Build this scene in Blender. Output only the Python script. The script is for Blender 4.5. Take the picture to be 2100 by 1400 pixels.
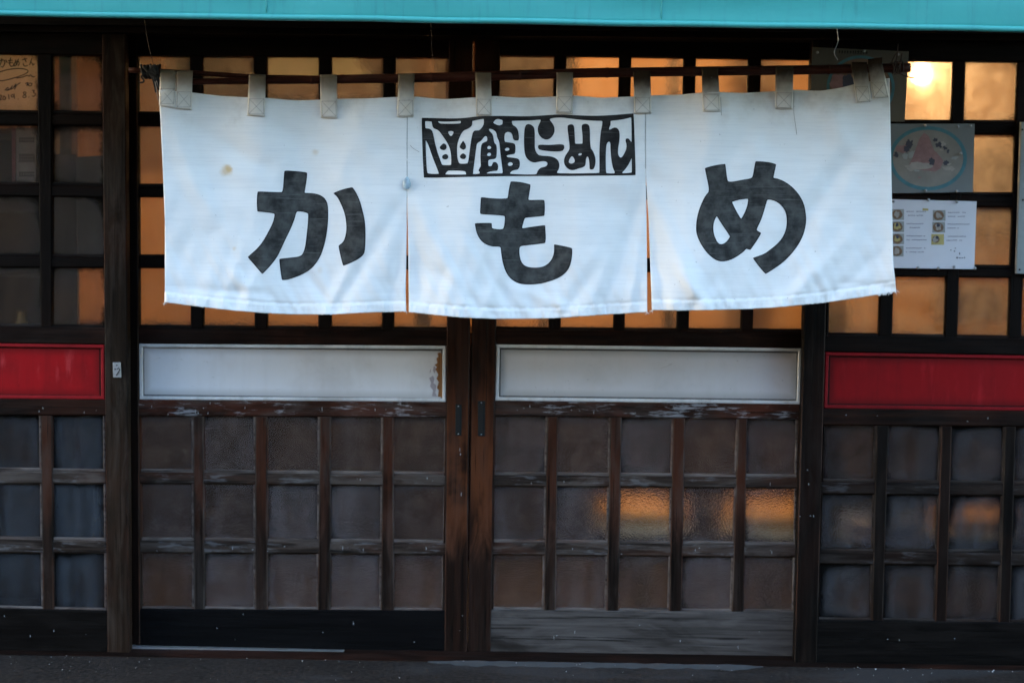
import bpy, bmesh, math, random
from math import radians, sin, cos, pi, exp, sqrt
from mathutils import Vector, Matrix, geometry, noise as mnoise

random.seed(7)
scene = bpy.context.scene
for o in list(bpy.data.objects):
    bpy.data.objects.remove(o)
C = scene.collection

# ------------------------------------------------------------------ camera
W0, H0, FPX = 2100.0, 1400.0, 3128.0            # measurements of the facade are kept in these units
PITCH, YAW, ROLL = radians(-3.9), radians(0.9), radians(0.62)
R = Matrix.Rotation(YAW, 3, 'Z') @ Matrix.Rotation(radians(90) + PITCH, 3, 'X') @ Matrix.Rotation(ROLL, 3, 'Z')
CAM_Y = -4.47
def ray(x, y):
    return R @ Vector(((x - W0 / 2) / FPX, -(y - H0 / 2) / FPX, -1.0))
_d = ray(1050, 1357)
_t = (-0.04 - CAM_Y) / _d.y
CAM = Vector((-ray(1050, 700).x * (0 - CAM_Y) / ray(1050, 700).y, CAM_Y, -_d.z * _t))
def pix(x, y, Y=0.0):
    d = ray(x, y)
    return CAM + d * ((Y - CAM.y) / d.y)

cam_data = bpy.data.cameras.new('camera')
cam_data.sensor_width = 36.0
cam_data.lens = FPX / W0 * 36.0
cam_data.clip_start = 0.05
cam_data.clip_end = 4000
cam = bpy.data.objects.new('camera', cam_data)
C.objects.link(cam)
cam.matrix_world = Matrix.Translation(CAM) @ R.to_4x4()
scene.camera = cam
YN = -0.35                                       # plane in which the curtain hangs
cam_data.dof.use_dof = True
cam_data.dof.focus_distance = YN - CAM_Y
cam_data.dof.aperture_fstop = 2.0

# ------------------------------------------------------------------ sky, sun, exposure
SUN_EL, SUN_ROT = 13.0, -70.0                    # low, at the left end of the street, just behind the line of the shop front
world = bpy.data.worlds.new('World')
scene.world = world
world.use_nodes = True
wn = world.node_tree
sky = wn.nodes.new('ShaderNodeTexSky')
sky.sky_type = 'NISHITA'
sky.sun_disc = False
sky.sun_elevation = radians(SUN_EL)
sky.sun_rotation = radians(SUN_ROT)
sky.air_density = 1.0
sky.dust_density = 2.0
sky.ozone_density = 1.0
bg = wn.nodes['Background']
bg.inputs['Strength'].default_value = 0.15
wn.links.new(sky.outputs['Color'], bg.inputs['Color'])

sun_data = bpy.data.lights.new('sun', 'SUN')
sun_data.energy = 0.5
sun_data.angle = radians(14)
sun_data.color = (1.0, 0.95, 0.88)
sun = bpy.data.objects.new('sun', sun_data)
C.objects.link(sun)
_a, _e = radians(SUN_ROT), radians(SUN_EL)
sdir = Vector((sin(_a) * cos(_e), cos(_a) * cos(_e), sin(_e)))
sun.rotation_euler = (-sdir).to_track_quat('-Z', 'Y').to_euler()

vs = scene.view_settings
vs.view_transform = 'Standard'
vs.look = 'None'
vs.exposure = 3.36
vs.gamma = 1.0
vs.use_curve_mapping = False
cy = scene.cycles
cy.use_denoising = True
cy.max_bounces = 6
cy.diffuse_bounces = 3
cy.glossy_bounces = 3
cy.transmission_bounces = 5
cy.transparent_max_bounces = 8
cy.caustics_reflective = False
cy.caustics_refractive = True
cy.sample_clamp_indirect = 0.9
cy.sample_clamp_direct = 4.0
cy.adaptive_threshold = 0.02

# ------------------------------------------------------------------ helpers
def tag(o, label=None, cat=None, group=None, kind=None):
    if label: o['label'] = label
    if cat: o['category'] = cat
    if group: o['group'] = group
    if kind: o['kind'] = kind
    return o

def thing(name, label, cat, loc=(0, 0, 0), group=None):
    o = bpy.data.objects.new(name, None)
    o.empty_display_size = 0.1
    C.objects.link(o)
    o.location = loc
    tag(o, label, cat, group)
    return o

def link(name, me, mat, parent=None, smooth=False):
    if mat is not None: me.materials.append(mat)
    if smooth:
        for p in me.polygons: p.use_smooth = True
    o = bpy.data.objects.new(name, me)
    C.objects.link(o)
    if parent is not None:
        o.parent = parent
        T = Vector((0, 0, 0)); q = parent
        while q is not None:
            T += q.location; q = q.parent
        o.location = -T
    return o

def mesh(name, verts, faces, mat, parent=None, smooth=False, uv=True, uvs=None):
    me = bpy.data.meshes.new(name)
    me.from_pydata([tuple(v) for v in verts], [], faces)
    if uvs is not None:
        L = me.uv_layers.new(name='UVMap')
        for l in me.loops: L.data[l.index].uv = uvs[l.vertex_index]
    elif uv:
        xs = [v[0] for v in verts]; zs = [v[2] for v in verts]
        x0, x1, z0, z1 = min(xs), max(xs), min(zs), max(zs)
        L = me.uv_layers.new(name='UVMap')
        for l in me.loops:
            v = verts[l.vertex_index]
            L.data[l.index].uv = ((v[0] - x0) / max(x1 - x0, 1e-6), (v[2] - z0) / max(z1 - z0, 1e-6))
    return link(name, me, mat, parent, smooth)

def fix_normals(o):
    bm = bmesh.new(); bm.from_mesh(o.data)
    bmesh.ops.recalc_face_normals(bm, faces=bm.faces)
    bm.to_mesh(o.data); bm.free()

def bar(name, q, Yf, t, ch, mat, parent=None, jit=0.0, edge=None):
    """q: four facade corners TL, TR, BR, BL; front at Yf, t deep, ch chamfer."""
    P = [pix(x, y, Yf) for x, y in q]
    if jit:
        P = [p + Vector((random.uniform(-jit, jit), 0, random.uniform(-jit, jit))) for p in P]
    return bar_w(name, P, Yf, t, ch, mat, parent, edge)

def bar_w(name, P, Yf, t, ch, mat, parent=None, edge=None):
    c = sum(P, Vector()) / 4
    TL, TR, BR, BL = P
    ux = (TR - TL).normalized(); uz = (TL - BL).normalized()
    ins = [TL + ux * ch - uz * ch, TR - ux * ch - uz * ch, BR - ux * ch + uz * ch, BL + ux * ch + uz * ch]
    v = []
    if ch > 0:
        v += [Vector((p.x, Yf, p.z)) for p in ins]
        v += [Vector((p.x, Yf + ch, p.z)) for p in P]
        v += [Vector((p.x, Yf + t, p.z)) for p in P]
        f = [(3, 2, 1, 0), (8, 9, 10, 11)]
        for i in range(4):
            j = (i + 1) % 4
            f += [(i, j, 4 + j, 4 + i), (4 + i, 4 + j, 8 + j, 8 + i)]
    else:
        v += [Vector((p.x, Yf, p.z)) for p in P]
        v += [Vector((p.x, Yf + t, p.z)) for p in P]
        f = [(3, 2, 1, 0), (4, 5, 6, 7)]
        for i in range(4):
            j = (i + 1) % 4
            f += [(i, j, 4 + j, 4 + i)]
    o = mesh(name, v, f, mat, parent)
    if edge is not None and ch > 0:
        o.data.materials.append(edge)
        for i in range(4): o.data.polygons[2 + 2 * i].material_index = 1
    fix_normals(o)
    return o

def box(name, x0, x1, y0, y1, z0, z1, mat, parent=None):
    v = [(x, y, z) for x in (x0, x1) for y in (y0, y1) for z in (z0, z1)]
    f = [(0, 1, 3, 2), (4, 6, 7, 5), (0, 4, 5, 1), (2, 3, 7, 6), (0, 2, 6, 4), (1, 5, 7, 3)]
    o = mesh(name, v, f, mat, parent)
    fix_normals(o)
    return o

def tube_data(pts, rad, n=8, closed_ends=True):
    pts = [Vector(p) for p in pts]
    rads = rad if isinstance(rad, (list, tuple)) else [rad] * len(pts)
    V, F = [], []
    prev = None
    for i, p in enumerate(pts):
        if i == 0: t = pts[1] - p
        elif i == len(pts) - 1: t = p - pts[i - 1]
        else: t = pts[i + 1] - pts[i - 1]
        t.normalize()
        if prev is None:
            a = Vector((0, 0, 1)) if abs(t.z) < 0.9 else Vector((1, 0, 0))
            u = t.cross(a).normalized()
        else:
            u = (prev - t * prev.dot(t)).normalized()
        prev = u
        w = t.cross(u)
        for k in range(n):
            an = 2 * pi * k / n
            V.append(p + (u * cos(an) + w * sin(an)) * rads[i])
    for i in range(len(pts) - 1):
        for k in range(n):
            a = i * n + k; b = i * n + (k + 1) % n
            F.append((a, b, b + n, a + n))
    if closed_ends:
        F.append(tuple(range(n - 1, -1, -1)))
        F.append(tuple(range((len(pts) - 1) * n, len(pts) * n)))
    return V, F

def tube(name, pts, rad, mat, parent=None, n=8):
    V, F = tube_data(pts, rad, n)
    return mesh(name, V, F, mat, parent, smooth=True)

def tubes(name, lst, mat, parent=None, n=7):
    V, F = [], []
    for pts, rad in lst:
        v, f = tube_data(pts, rad, n)
        k = len(V); V += v; F += [tuple(i + k for i in q) for q in f]
    return mesh(name, V, F, mat, parent, smooth=True)

def lathe(name, prof, mat, parent=None, n=32, loc=(0, 0, 0)):
    V, F = [], []
    for r, z in prof:
        for k in range(n):
            a = 2 * pi * k / n
            V.append(Vector((loc[0] + r * cos(a), loc[1] + r * sin(a), loc[2] + z)))
    for i in range(len(prof) - 1):
        for k in range(n):
            a = i * n + k; b = i * n + (k + 1) % n
            F.append((a, b, b + n, a + n))
    F.append(tuple(range(n - 1, -1, -1))); F.append(tuple(range((len(prof) - 1) * n, len(prof) * n)))
    o = mesh(name, V, F, mat, parent, smooth=True)
    fix_normals(o)
    return o

def spline(pts, m=8):
    out = []
    P = [pts[0]] + list(pts) + [pts[-1]]
    for i in range(1, len(P) - 2):
        p0, p1, p2, p3 = [Vector(p) for p in P[i - 1:i + 3]]
        for k in range(m):
            t = k / m
            out.append(0.5 * ((2 * p1) + (p2 - p0) * t + (2 * p0 - 5 * p1 + 4 * p2 - p3) * t * t + (3 * p1 - p0 - 3 * p2 + p3) * t ** 3))
    out.append(Vector(pts[-1]))
    return out

# ------------------------------------------------------------------ materials
class NT:
    def __init__(s, name):
        s.m = bpy.data.materials.new(name); s.m.use_nodes = True
        s.t = s.m.node_tree; s.n = s.t.nodes; s.l = s.t.links
        s.out = s.n['Material Output']; s.bsdf = s.n['Principled BSDF']
    def add(s, kind, **kw):
        nd = s.n.new('ShaderNode' + kind)
        for k, v in kw.items(): setattr(nd, k, v)
        return nd
    def set(s, sock, v):
        if hasattr(v, 'links') or isinstance(v, bpy.types.NodeSocket): s.l.new(v, sock)
        else: sock.default_value = v
    def math(s, op, a, b=0.0, c=0.0, clamp=False):
        nd = s.add('Math', operation=op); nd.use_clamp = clamp
        s.set(nd.inputs[0], a); s.set(nd.inputs[1], b); s.set(nd.inputs[2], c)
        return nd.outputs[0]
    def vmath(s, op, a, b=(0, 0, 0)):
        nd = s.add('VectorMath', operation=op)
        s.set(nd.inputs[0], a); s.set(nd.inputs[1], b)
        return nd.outputs[0]
    def ramp(s, v, lo, hi, a=0.0, b=1.0):
        nd = s.add('MapRange'); nd.interpolation_type = 'SMOOTHSTEP'
        s.set(nd.inputs[0], v); s.set(nd.inputs[1], lo); s.set(nd.inputs[2], hi); s.set(nd.inputs[3], a); s.set(nd.inputs[4], b)
        return nd.outputs[0]
    def mix(s, f, a, b):
        nd = s.add('Mix', data_type='RGBA')
        s.set(nd.inputs['Factor'], f)
        s.set(nd.inputs[6], a if not isinstance(a, tuple) else (*a, 1.0)); s.set(nd.inputs[7], b if not isinstance(b, tuple) else (*b, 1.0))
        return nd.outputs[2]
    def noise(s, vec, scale, detail=4.0, rough=0.55, dist=0.0):
        nd = s.add('TexNoise')
        s.l.new(vec, nd.inputs['Vector']); nd.inputs['Scale'].default_value = scale
        nd.inputs['Detail'].default_value = detail; nd.inputs['Roughness'].default_value = rough; nd.inputs['Distortion'].default_value = dist
        return nd.outputs['Fac']
    def coord(s, rnd=True):
        geo = s.add('NewGeometry')
        p = geo.outputs['Position']
        if rnd:
            oi = s.add('ObjectInfo')
            s.rand = oi.outputs['Random']
            cv = s.add('CombineXYZ')
            s.set(cv.inputs[0], s.math('MULTIPLY', s.rand, 37.0)); s.set(cv.inputs[1], s.math('MULTIPLY', s.rand, 53.0)); s.set(cv.inputs[2], s.math('MULTIPLY', s.rand, 71.0))
            p = s.vmath('ADD', p, cv.outputs[0])
        return p
    def scaled(s, vec, sc):
        return s.vmath('MULTIPLY', vec, sc)
    def bump(s, h, strength, dist=0.002):
        nd = s.add('Bump'); nd.inputs['Strength'].default_value = strength; nd.inputs['Distance'].default_value = dist
        s.l.new(h, nd.inputs['Height'])
        return nd.outputs[0]
    def uv(s):
        nd = s.add('UVMap'); nd.uv_map = 'UVMap'
        sp = s.add('SeparateXYZ'); s.l.new(nd.outputs[0], sp.inputs[0])
        return nd.outputs[0], sp.outputs[0], sp.outputs[1]
    def fin(s, col=None, rough=None, spec=None, bump=None, metal=None):
        b = s.bsdf
        if col is not None: s.set(b.inputs['Base Color'], col if not isinstance(col, tuple) else (*col, 1))
        if rough is not None: s.set(b.inputs['Roughness'], rough)
        if spec is not None: s.set(b.inputs['Specular IOR Level'], spec)
        if metal is not None: s.set(b.inputs['Metallic'], metal)
        if bump is not None: s.l.new(bump, b.inputs['Normal'])
        return s.m

def plain(name, col, rough=0.6, metal=0.0, var=0.25, scale=30.0, spec=0.4):
    t = NT(name); p = t.coord()
    n = t.noise(p, scale, 5)
    a = tuple(c * (1 - var) for c in col); b = tuple(min(1, c * (1 + var)) for c in col)
    return t.fin(t.mix(n, a, b), rough, spec, t.bump(n, 0.2, 0.001), metal)

def wood(name, axis, dark, mid, red=(0.10, 0.032, 0.017), red_amt=0.4, gray=(0.17, 0.15, 0.145), gray_amt=0.3, chips=0.0, rough=0.66, band=None):
    t = NT(name); p = t.coord()
    sc = {'x': (1.3, 45, 45), 'z': (45, 45, 1.3)}[axis]
    g = t.noise(t.scaled(p, sc), 1.6, 7, 0.65, 0.6)
    fine = t.noise(t.scaled(p, tuple(4 * v for v in sc)), 1.5, 3, 0.6)
    pat = t.noise(t.scaled(p, {'x': (2.5, 6, 6), 'z': (6, 6, 2.5)}[axis]), 1.0, 4, 0.6, 0.8)
    pat2 = t.noise(t.scaled(p, {'x': (3.0, 14, 14), 'z': (14, 14, 3.0)}[axis]), 1.3, 5, 0.65, 1.2)
    col = t.mix(t.ramp(g, 0.32, 0.72), dark, mid)
    rm = t.math('MULTIPLY', t.ramp(pat, 0.45, 0.68), red_amt)
    if band:                                       # rubbed by hands and feet at this height
        sz = t.add('SeparateXYZ'); gg = t.add('NewGeometry'); t.l.new(gg.outputs['Position'], sz.inputs[0])
        zz = t.math('ADD', sz.outputs[2], t.math('MULTIPLY', t.math('SUBTRACT', pat2, 0.5), 0.5))
        bm_ = t.math('MULTIPLY', t.ramp(zz, band[0] - 0.12, band[0] + 0.10), t.ramp(zz, band[1] - 0.1, band[1] + 0.25, 1.0, 0.12))
        rm = t.math('MULTIPLY', t.ramp(t.math('ADD', pat, t.math('MULTIPLY', g, 0.3)), 0.45, 0.72), t.math('MULTIPLY', bm_, red_amt))
    col = t.mix(rm, col, red)
    gm = t.math('MULTIPLY', t.ramp(t.math('ADD', pat2, t.math('MULTIPLY', fine, 0.25)), 0.55, 0.80), gray_amt)
    col = t.mix(gm, col, gray)
    crk = t.noise(t.scaled(p, {'x': (3.0, 130, 130), 'z': (130, 130, 3.0)}[axis]), 1.0, 4, 0.6, 0.3)
    cm_ = t.ramp(crk, 0.33, 0.40, 0.85, 0.0)
    col = t.mix(cm_, col, tuple(v * 0.25 for v in dark))
    if chips > 0:
        cm = t.noise(t.scaled(p, {'x': (9, 60, 60), 'z': (60, 60, 9)}[axis]), 1.6, 5, 0.7, 0.5)
        big = t.noise(p, 9.0, 3)
        col = t.mix(t.math('MULTIPLY', t.ramp(t.math('ADD', cm, t.math('MULTIPLY', big, 0.6)), 0.86, 0.98), chips), col, (0.45, 0.47, 0.52))
    ht = t.math('SUBTRACT', t.math('ADD', g, t.math('MULTIPLY', fine, 0.5)), t.math('MULTIPLY', cm_, 0.8))
    return t.fin(col, t.ramp(g, 0.2, 0.9, rough - 0.12, rough + 0.15), 0.06, t.bump(ht, 0.55, 0.0025))

BLK = (0.008, 0.0065, 0.006)
W = {}
W['soot_shade_z'] = wood('soot_shaded_wood_upright', 'z', (0.0018, 0.0013, 0.0011), (0.0055, 0.0032, 0.0024), red_amt=0.05, gray_amt=0.06, gray=(0.025, 0.021, 0.019))  # dirty wood, darkened further by awning shade put into the colour
W['soot_shade_x'] = wood('soot_shaded_wood_level', 'x', (0.0018, 0.0013, 0.0011), (0.0060, 0.0034, 0.0025), red_amt=0.05, gray_amt=0.10, gray=(0.025, 0.021, 0.019))  # level grain: dirt and awning shade both in the colour
W['post_z'] = wood('weathered_stile_wood', 'z', (0.0046, 0.0032, 0.0023), (0.0242, 0.0159, 0.0106), red_amt=0.10, gray_amt=0.45, gray=(0.0575, 0.0437, 0.0345))
W['dpost_z'] = wood('vignetted_dark_stile_wood', 'z', (0.0015, 0.0012, 0.0011), (0.0055, 0.0038, 0.0031), red_amt=0.05, gray_amt=0.30, gray=(0.019, 0.015, 0.013))  # right door's wood: lens falloff put into a darker colour
W['worn_z'] = wood('worn_red_stile_wood', 'z', (0.0035, 0.0021, 0.0016), (0.0187, 0.0077, 0.0050), red=(0.1187, 0.0375, 0.0150), red_amt=0.62, gray_amt=0.15, gray=(0.0562, 0.0400, 0.0338), band=(0.38, 0.66))
W['mun_z'] = wood('worn_muntin_wood_upright', 'z', (0.0031, 0.0022, 0.0019), (0.0200, 0.0106, 0.0075), red=(0.0938, 0.0275, 0.0125), red_amt=0.38, gray_amt=0.30, gray=(0.0625, 0.0500, 0.0438), band=(0.40, 0.70))
W['mun_x'] = wood('bleached_muntin_wood_level', 'x', (0.0068, 0.0049, 0.0041), (0.0432, 0.0297, 0.0236), red=(0.0675, 0.0257, 0.0149), red_amt=0.5, gray_amt=0.6, gray=(0.0945, 0.0783, 0.0702), chips=0.12)
W['mun_dx'] = wood('vignetted_dark_muntin_wood_level', 'x', (0.003, 0.0022, 0.002), (0.013, 0.009, 0.0074), red=(0.024, 0.011, 0.007), red_amt=0.3, gray_amt=0.5, gray=(0.034, 0.028, 0.025), chips=0.05)  # darker copy for the right door, lens falloff put into the colour
W['bead'] = wood('bleached_glazing_bead', 'x', (0.0286, 0.0221, 0.0195), (0.1105, 0.0910, 0.0832), red_amt=0.2, gray_amt=0.6, gray=(0.1690, 0.1495, 0.1404))
W['bead_d'] = wood('dark_glazing_bead', 'x', (0.006, 0.005, 0.0045), (0.028, 0.022, 0.019), red_amt=0.1, gray_amt=0.5, gray=(0.060, 0.050, 0.046))  # right door's bead, darkened with the rest of that door's wood
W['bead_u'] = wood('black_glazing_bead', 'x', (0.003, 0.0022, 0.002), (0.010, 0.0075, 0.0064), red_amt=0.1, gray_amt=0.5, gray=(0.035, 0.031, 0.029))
W['arris'] = wood('pale_worn_arris', 'z', (0.010, 0.007, 0.006), (0.050, 0.036, 0.030), red_amt=0.3, gray_amt=0.5, gray=(0.095, 0.080, 0.073))
W['arris_d'] = wood('dull_worn_arris', 'z', (0.004, 0.003, 0.0026), (0.022, 0.016, 0.013), red_amt=0.3, gray_amt=0.4, gray=(0.050, 0.041, 0.037))
W['rail_x'] = wood('dark_red_rail_wood', 'x', (0.003, 0.0018, 0.0015), (0.0135, 0.0060, 0.0040), red=(0.05, 0.016, 0.009), red_amt=0.35, gray_amt=0.12, gray=(0.04, 0.032, 0.028))
W['chip_x'] = wood('paint_smeared_rail_wood', 'x', (0.0060, 0.0036, 0.0029), (0.0384, 0.0150, 0.0096), red=(0.0840, 0.0252, 0.0144), red_amt=0.6, gray_amt=0.35, gray=(0.0840, 0.0696, 0.0636), chips=0.38)
W['bot_a'] = wood('blackened_bottom_rail_wood', 'x', (0.0012, 0.0012, 0.0015), (0.0030, 0.0029, 0.0034), red_amt=0.0, gray_amt=0.12, gray=(0.010, 0.0095, 0.0098))
W['bot_b'] = wood('bleached_bottom_rail_wood', 'x', (0.0351, 0.0311, 0.0290), (0.0756, 0.0662, 0.0628), red=(0.0121, 0.0095, 0.0081), red_amt=0.9, gray_amt=0.4, gray=(0.1107, 0.0999, 0.0959))
W['bot_c'] = wood('charred_bottom_rail_wood', 'x', (0.0014, 0.0011, 0.001), (0.0038, 0.0031, 0.0028), red_amt=0.0, gray_amt=0.3, gray=(0.015, 0.0125, 0.0115))
W['int'] = wood('counter_wood', 'x', (0.008, 0.005, 0.0035), (0.028, 0.016, 0.010), red_amt=0.3, gray_amt=0.0)

def paint(name, col, dirt, streak=0.4, rough=0.5, fade=None, size=None):
    t = NT(name); p = t.coord(False)
    n = t.noise(t.scaled(p, (22, 5, 1.8)), 1.5, 6, 0.6)
    m = t.noise(p, 5.0, 5, 0.6)
    k = t.noise(p, 90.0, 4, 0.7)
    c = t.mix(t.math('MULTIPLY', t.ramp(n, 0.45, 0.80), streak), col, dirt)
    c = t.mix(t.math('MULTIPLY', t.ramp(m, 0.40, 0.74), 0.6), c, dirt)
    c = t.mix(t.math('MULTIPLY', t.ramp(k, 0.64, 0.72), 0.5), c, tuple(d * 0.7 for d in dirt))
    sc_ = t.noise(t.scaled(p, (9, 5, 34)), 1.6, 5, 0.7, 1.5)
    c = t.mix(t.math('MULTIPLY', t.ramp(sc_, 0.64, 0.70), 0.35), c, tuple(d * 0.7 for d in dirt))
    if fade: c = t.mix(t.math('MULTIPLY', t.ramp(t.noise(t.scaled(p, (14, 5, 3)), 2.0, 6, 0.65), 0.54, 0.72), 0.75), c, fade)
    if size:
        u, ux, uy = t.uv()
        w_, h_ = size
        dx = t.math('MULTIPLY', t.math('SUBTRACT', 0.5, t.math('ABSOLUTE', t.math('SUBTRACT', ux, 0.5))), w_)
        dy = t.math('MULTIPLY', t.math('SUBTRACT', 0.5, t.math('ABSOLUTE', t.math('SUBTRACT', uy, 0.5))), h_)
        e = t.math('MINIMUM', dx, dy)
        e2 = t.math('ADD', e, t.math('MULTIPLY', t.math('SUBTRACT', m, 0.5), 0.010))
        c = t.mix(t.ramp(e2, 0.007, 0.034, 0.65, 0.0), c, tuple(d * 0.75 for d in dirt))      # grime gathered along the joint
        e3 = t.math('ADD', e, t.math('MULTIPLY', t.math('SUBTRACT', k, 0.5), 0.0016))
        c = t.mix(t.ramp(e3, 0.0078, 0.0105, 0.92, 0.0), c, tuple(d * 0.12 for d in dirt))  # shadow line beside the moulding, painted as a thin dark edge
    return t.fin(c, t.ramp(m, 0.3, 0.8, rough, rough + 0.2), 0.14, t.bump(t.math('ADD', n, k), 0.12, 0.0015))
M = {}
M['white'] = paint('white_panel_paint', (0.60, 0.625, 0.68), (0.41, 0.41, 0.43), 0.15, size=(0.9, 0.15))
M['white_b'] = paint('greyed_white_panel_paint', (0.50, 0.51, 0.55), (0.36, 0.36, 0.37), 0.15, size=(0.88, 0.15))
M['board'] = paint('white_board_paint', (0.27, 0.30, 0.30), (0.15, 0.16, 0.16), 0.4)
M['white_trim'] = paint('white_moulding_paint', (0.56, 0.585, 0.62), (0.22, 0.22, 0.22), 0.5)
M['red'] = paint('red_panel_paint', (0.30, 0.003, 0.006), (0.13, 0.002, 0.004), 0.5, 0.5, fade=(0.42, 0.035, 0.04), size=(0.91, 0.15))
M['red_trim'] = paint('red_moulding_paint', (0.26, 0.008, 0.012), (0.10, 0.005, 0.006), 0.5)
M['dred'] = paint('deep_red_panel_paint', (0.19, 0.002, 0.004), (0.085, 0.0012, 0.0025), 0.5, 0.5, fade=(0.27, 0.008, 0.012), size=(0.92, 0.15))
M['dred_trim'] = paint('deep_red_moulding_paint', (0.17, 0.004, 0.007), (0.06, 0.003, 0.004), 0.5)
M['bare'] = wood('bare_wood_patch', 'z', (0.13, 0.06, 0.025), (0.30, 0.15, 0.06), red_amt=0.2, gray_amt=0.0)
M['primer'] = plain('old_primer_patch', (0.28, 0.26, 0.30), 0.7)

def glass(name, rough, film, film_col, scat, grime, soot, wob, wob_scale):
    """film: weight of the dried dust film on the outside; scat: steam on the glass; grime: soot creeping in from the putty"""
    t = NT(name); p = t.coord()
    u, ux, uy = t.uv()
    nz = t.noise(p, 16.0, 6, 0.7)
    fine = t.noise(p, 160.0, 3, 0.6)
    big = t.noise(p, 6.0, 3, 0.5)
    streak = t.noise(t.scaled(p, (26, 1, 3)), 1.0, 4, 0.6)
    a = t.math('MULTIPLY', t.math('ABSOLUTE', t.math('SUBTRACT', ux, 0.5)), 2.0)
    b = t.math('MULTIPLY', t.math('ABSOLUTE', t.math('SUBTRACT', uy, 0.5)), 2.0)
    m = t.math('POWER', t.math('ADD', t.math('POWER', a, 6.0), t.math('POWER', b, 6.0)), 1 / 6.0)
    m = t.math('ADD', m, t.math('MULTIPLY', t.math('SUBTRACT', nz, 0.5), 0.45))
    m = t.math('ADD', m, t.math('MULTIPLY', t.math('SUBTRACT', big, 0.5), 0.70))
    m = t.math('ADD', m, t.math('MULTIPLY', t.math('SUBTRACT', fine, 0.5), 0.22))
    m = t.math('ADD', m, t.math('MULTIPLY', t.math('SUBTRACT', t.rand, 0.5), 0.16))
    gr = t.math('MULTIPLY', t.ramp(m, soot, soot + 0.34), grime)
    vor = t.add('TexVoronoi'); t.l.new(p, vor.inputs['Vector']); vor.inputs['Scale'].default_value = wob_scale
    vor.feature = 'SMOOTH_F1'
    bmp = t.bump(vor.outputs['Distance'], wob, 0.002)
    b_ = t.bsdf
    t.set(b_.inputs['Base Color'], (1, 1, 1, 1))
    t.set(b_.inputs['Transmission Weight'], 1.0)
    t.set(b_.inputs['Roughness'], t.ramp(nz, 0.3, 0.7, rough * 0.75, rough * 1.3))
    t.set(b_.inputs['IOR'], 1.45)
    t.l.new(bmp, b_.inputs['Normal'])
    tr = t.add('BsdfTranslucent'); tr.inputs['Color'].default_value = (0.85, 0.85, 0.85, 1)
    df = t.add('BsdfDiffuse'); t.l.new(t.mix(t.ramp(t.math('ADD', streak, t.math('MULTIPLY', nz, 0.5)), 0.5, 1.0), tuple(v * 0.6 for v in film_col), tuple(v * 1.35 for v in film_col)), df.inputs['Color'])
    dk = t.add('BsdfDiffuse'); dk.inputs['Color'].default_value = (0.004, 0.0035, 0.0032, 1)
    m1 = t.add('MixShader'); t.set(m1.inputs[0], t.ramp(t.math('ADD', nz, t.math('MULTIPLY', fine, 0.3)), 0.35, 1.0, scat * 0.4, scat * 1.8))
    t.l.new(b_.outputs[0], m1.inputs[1]); t.l.new(tr.outputs[0], m1.inputs[2])
    fw = t.math('MULTIPLY', t.ramp(t.math('ADD', big, t.math('MULTIPLY', streak, 0.5)), 0.4, 1.05, 0.55, 1.35), t.math('MULTIPLY', t.math('ADD', t.math('MULTIPLY', t.rand, 1.2), 0.4), film), clamp=True)
    fw = t.math('ADD', fw, t.ramp(m, soot - 0.30, soot - 0.02, 0.0, min(0.12, film * 0.6)), clamp=True)   # dust left where the cloth never reaches
    m3 = t.add('MixShader'); t.set(m3.inputs[0], fw); t.l.new(m1.outputs[0], m3.inputs[1]); t.l.new(df.outputs[0], m3.inputs[2])
    m2 = t.add('MixShader'); t.set(m2.inputs[0], gr); t.l.new(m3.outputs[0], m2.inputs[1]); t.l.new(dk.outputs[0], m2.inputs[2])
    t.l.new(m2.outputs[0], t.out.inputs['Surface'])
    return t.m
M['g_up'] = glass('steamy_glass', 0.10, 0.06, (0.08, 0.08, 0.085), 0.05, 0.60, 0.98, 0.08, 120)
M['g_upc'] = glass('steamy_glass_right', 0.18, 0.07, (0.08, 0.08, 0.085), 0.12, 0.80, 0.90, 0.15, 130)
M['g_side'] = glass('sooty_glass', 0.10, 0.10, (0.05, 0.05, 0.055), 0.012, 0.97, 0.78, 0.05, 90)
M['g_low'] = glass('patterned_glass', 0.19, 0.14, (0.115, 0.106, 0.115), 0.02, 0.80, 0.90, 0.5, 300)
M['g_lowside'] = glass('sooty_patterned_glass', 0.16, 0.50, (0.036, 0.041, 0.049), 0.02, 0.97, 0.74, 0.2, 220)
M['g_lowc'] = glass('smoked_patterned_glass', 0.16, 0.38, (0.044, 0.044, 0.048), 0.02, 0.97, 0.74, 0.25, 260)

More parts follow.
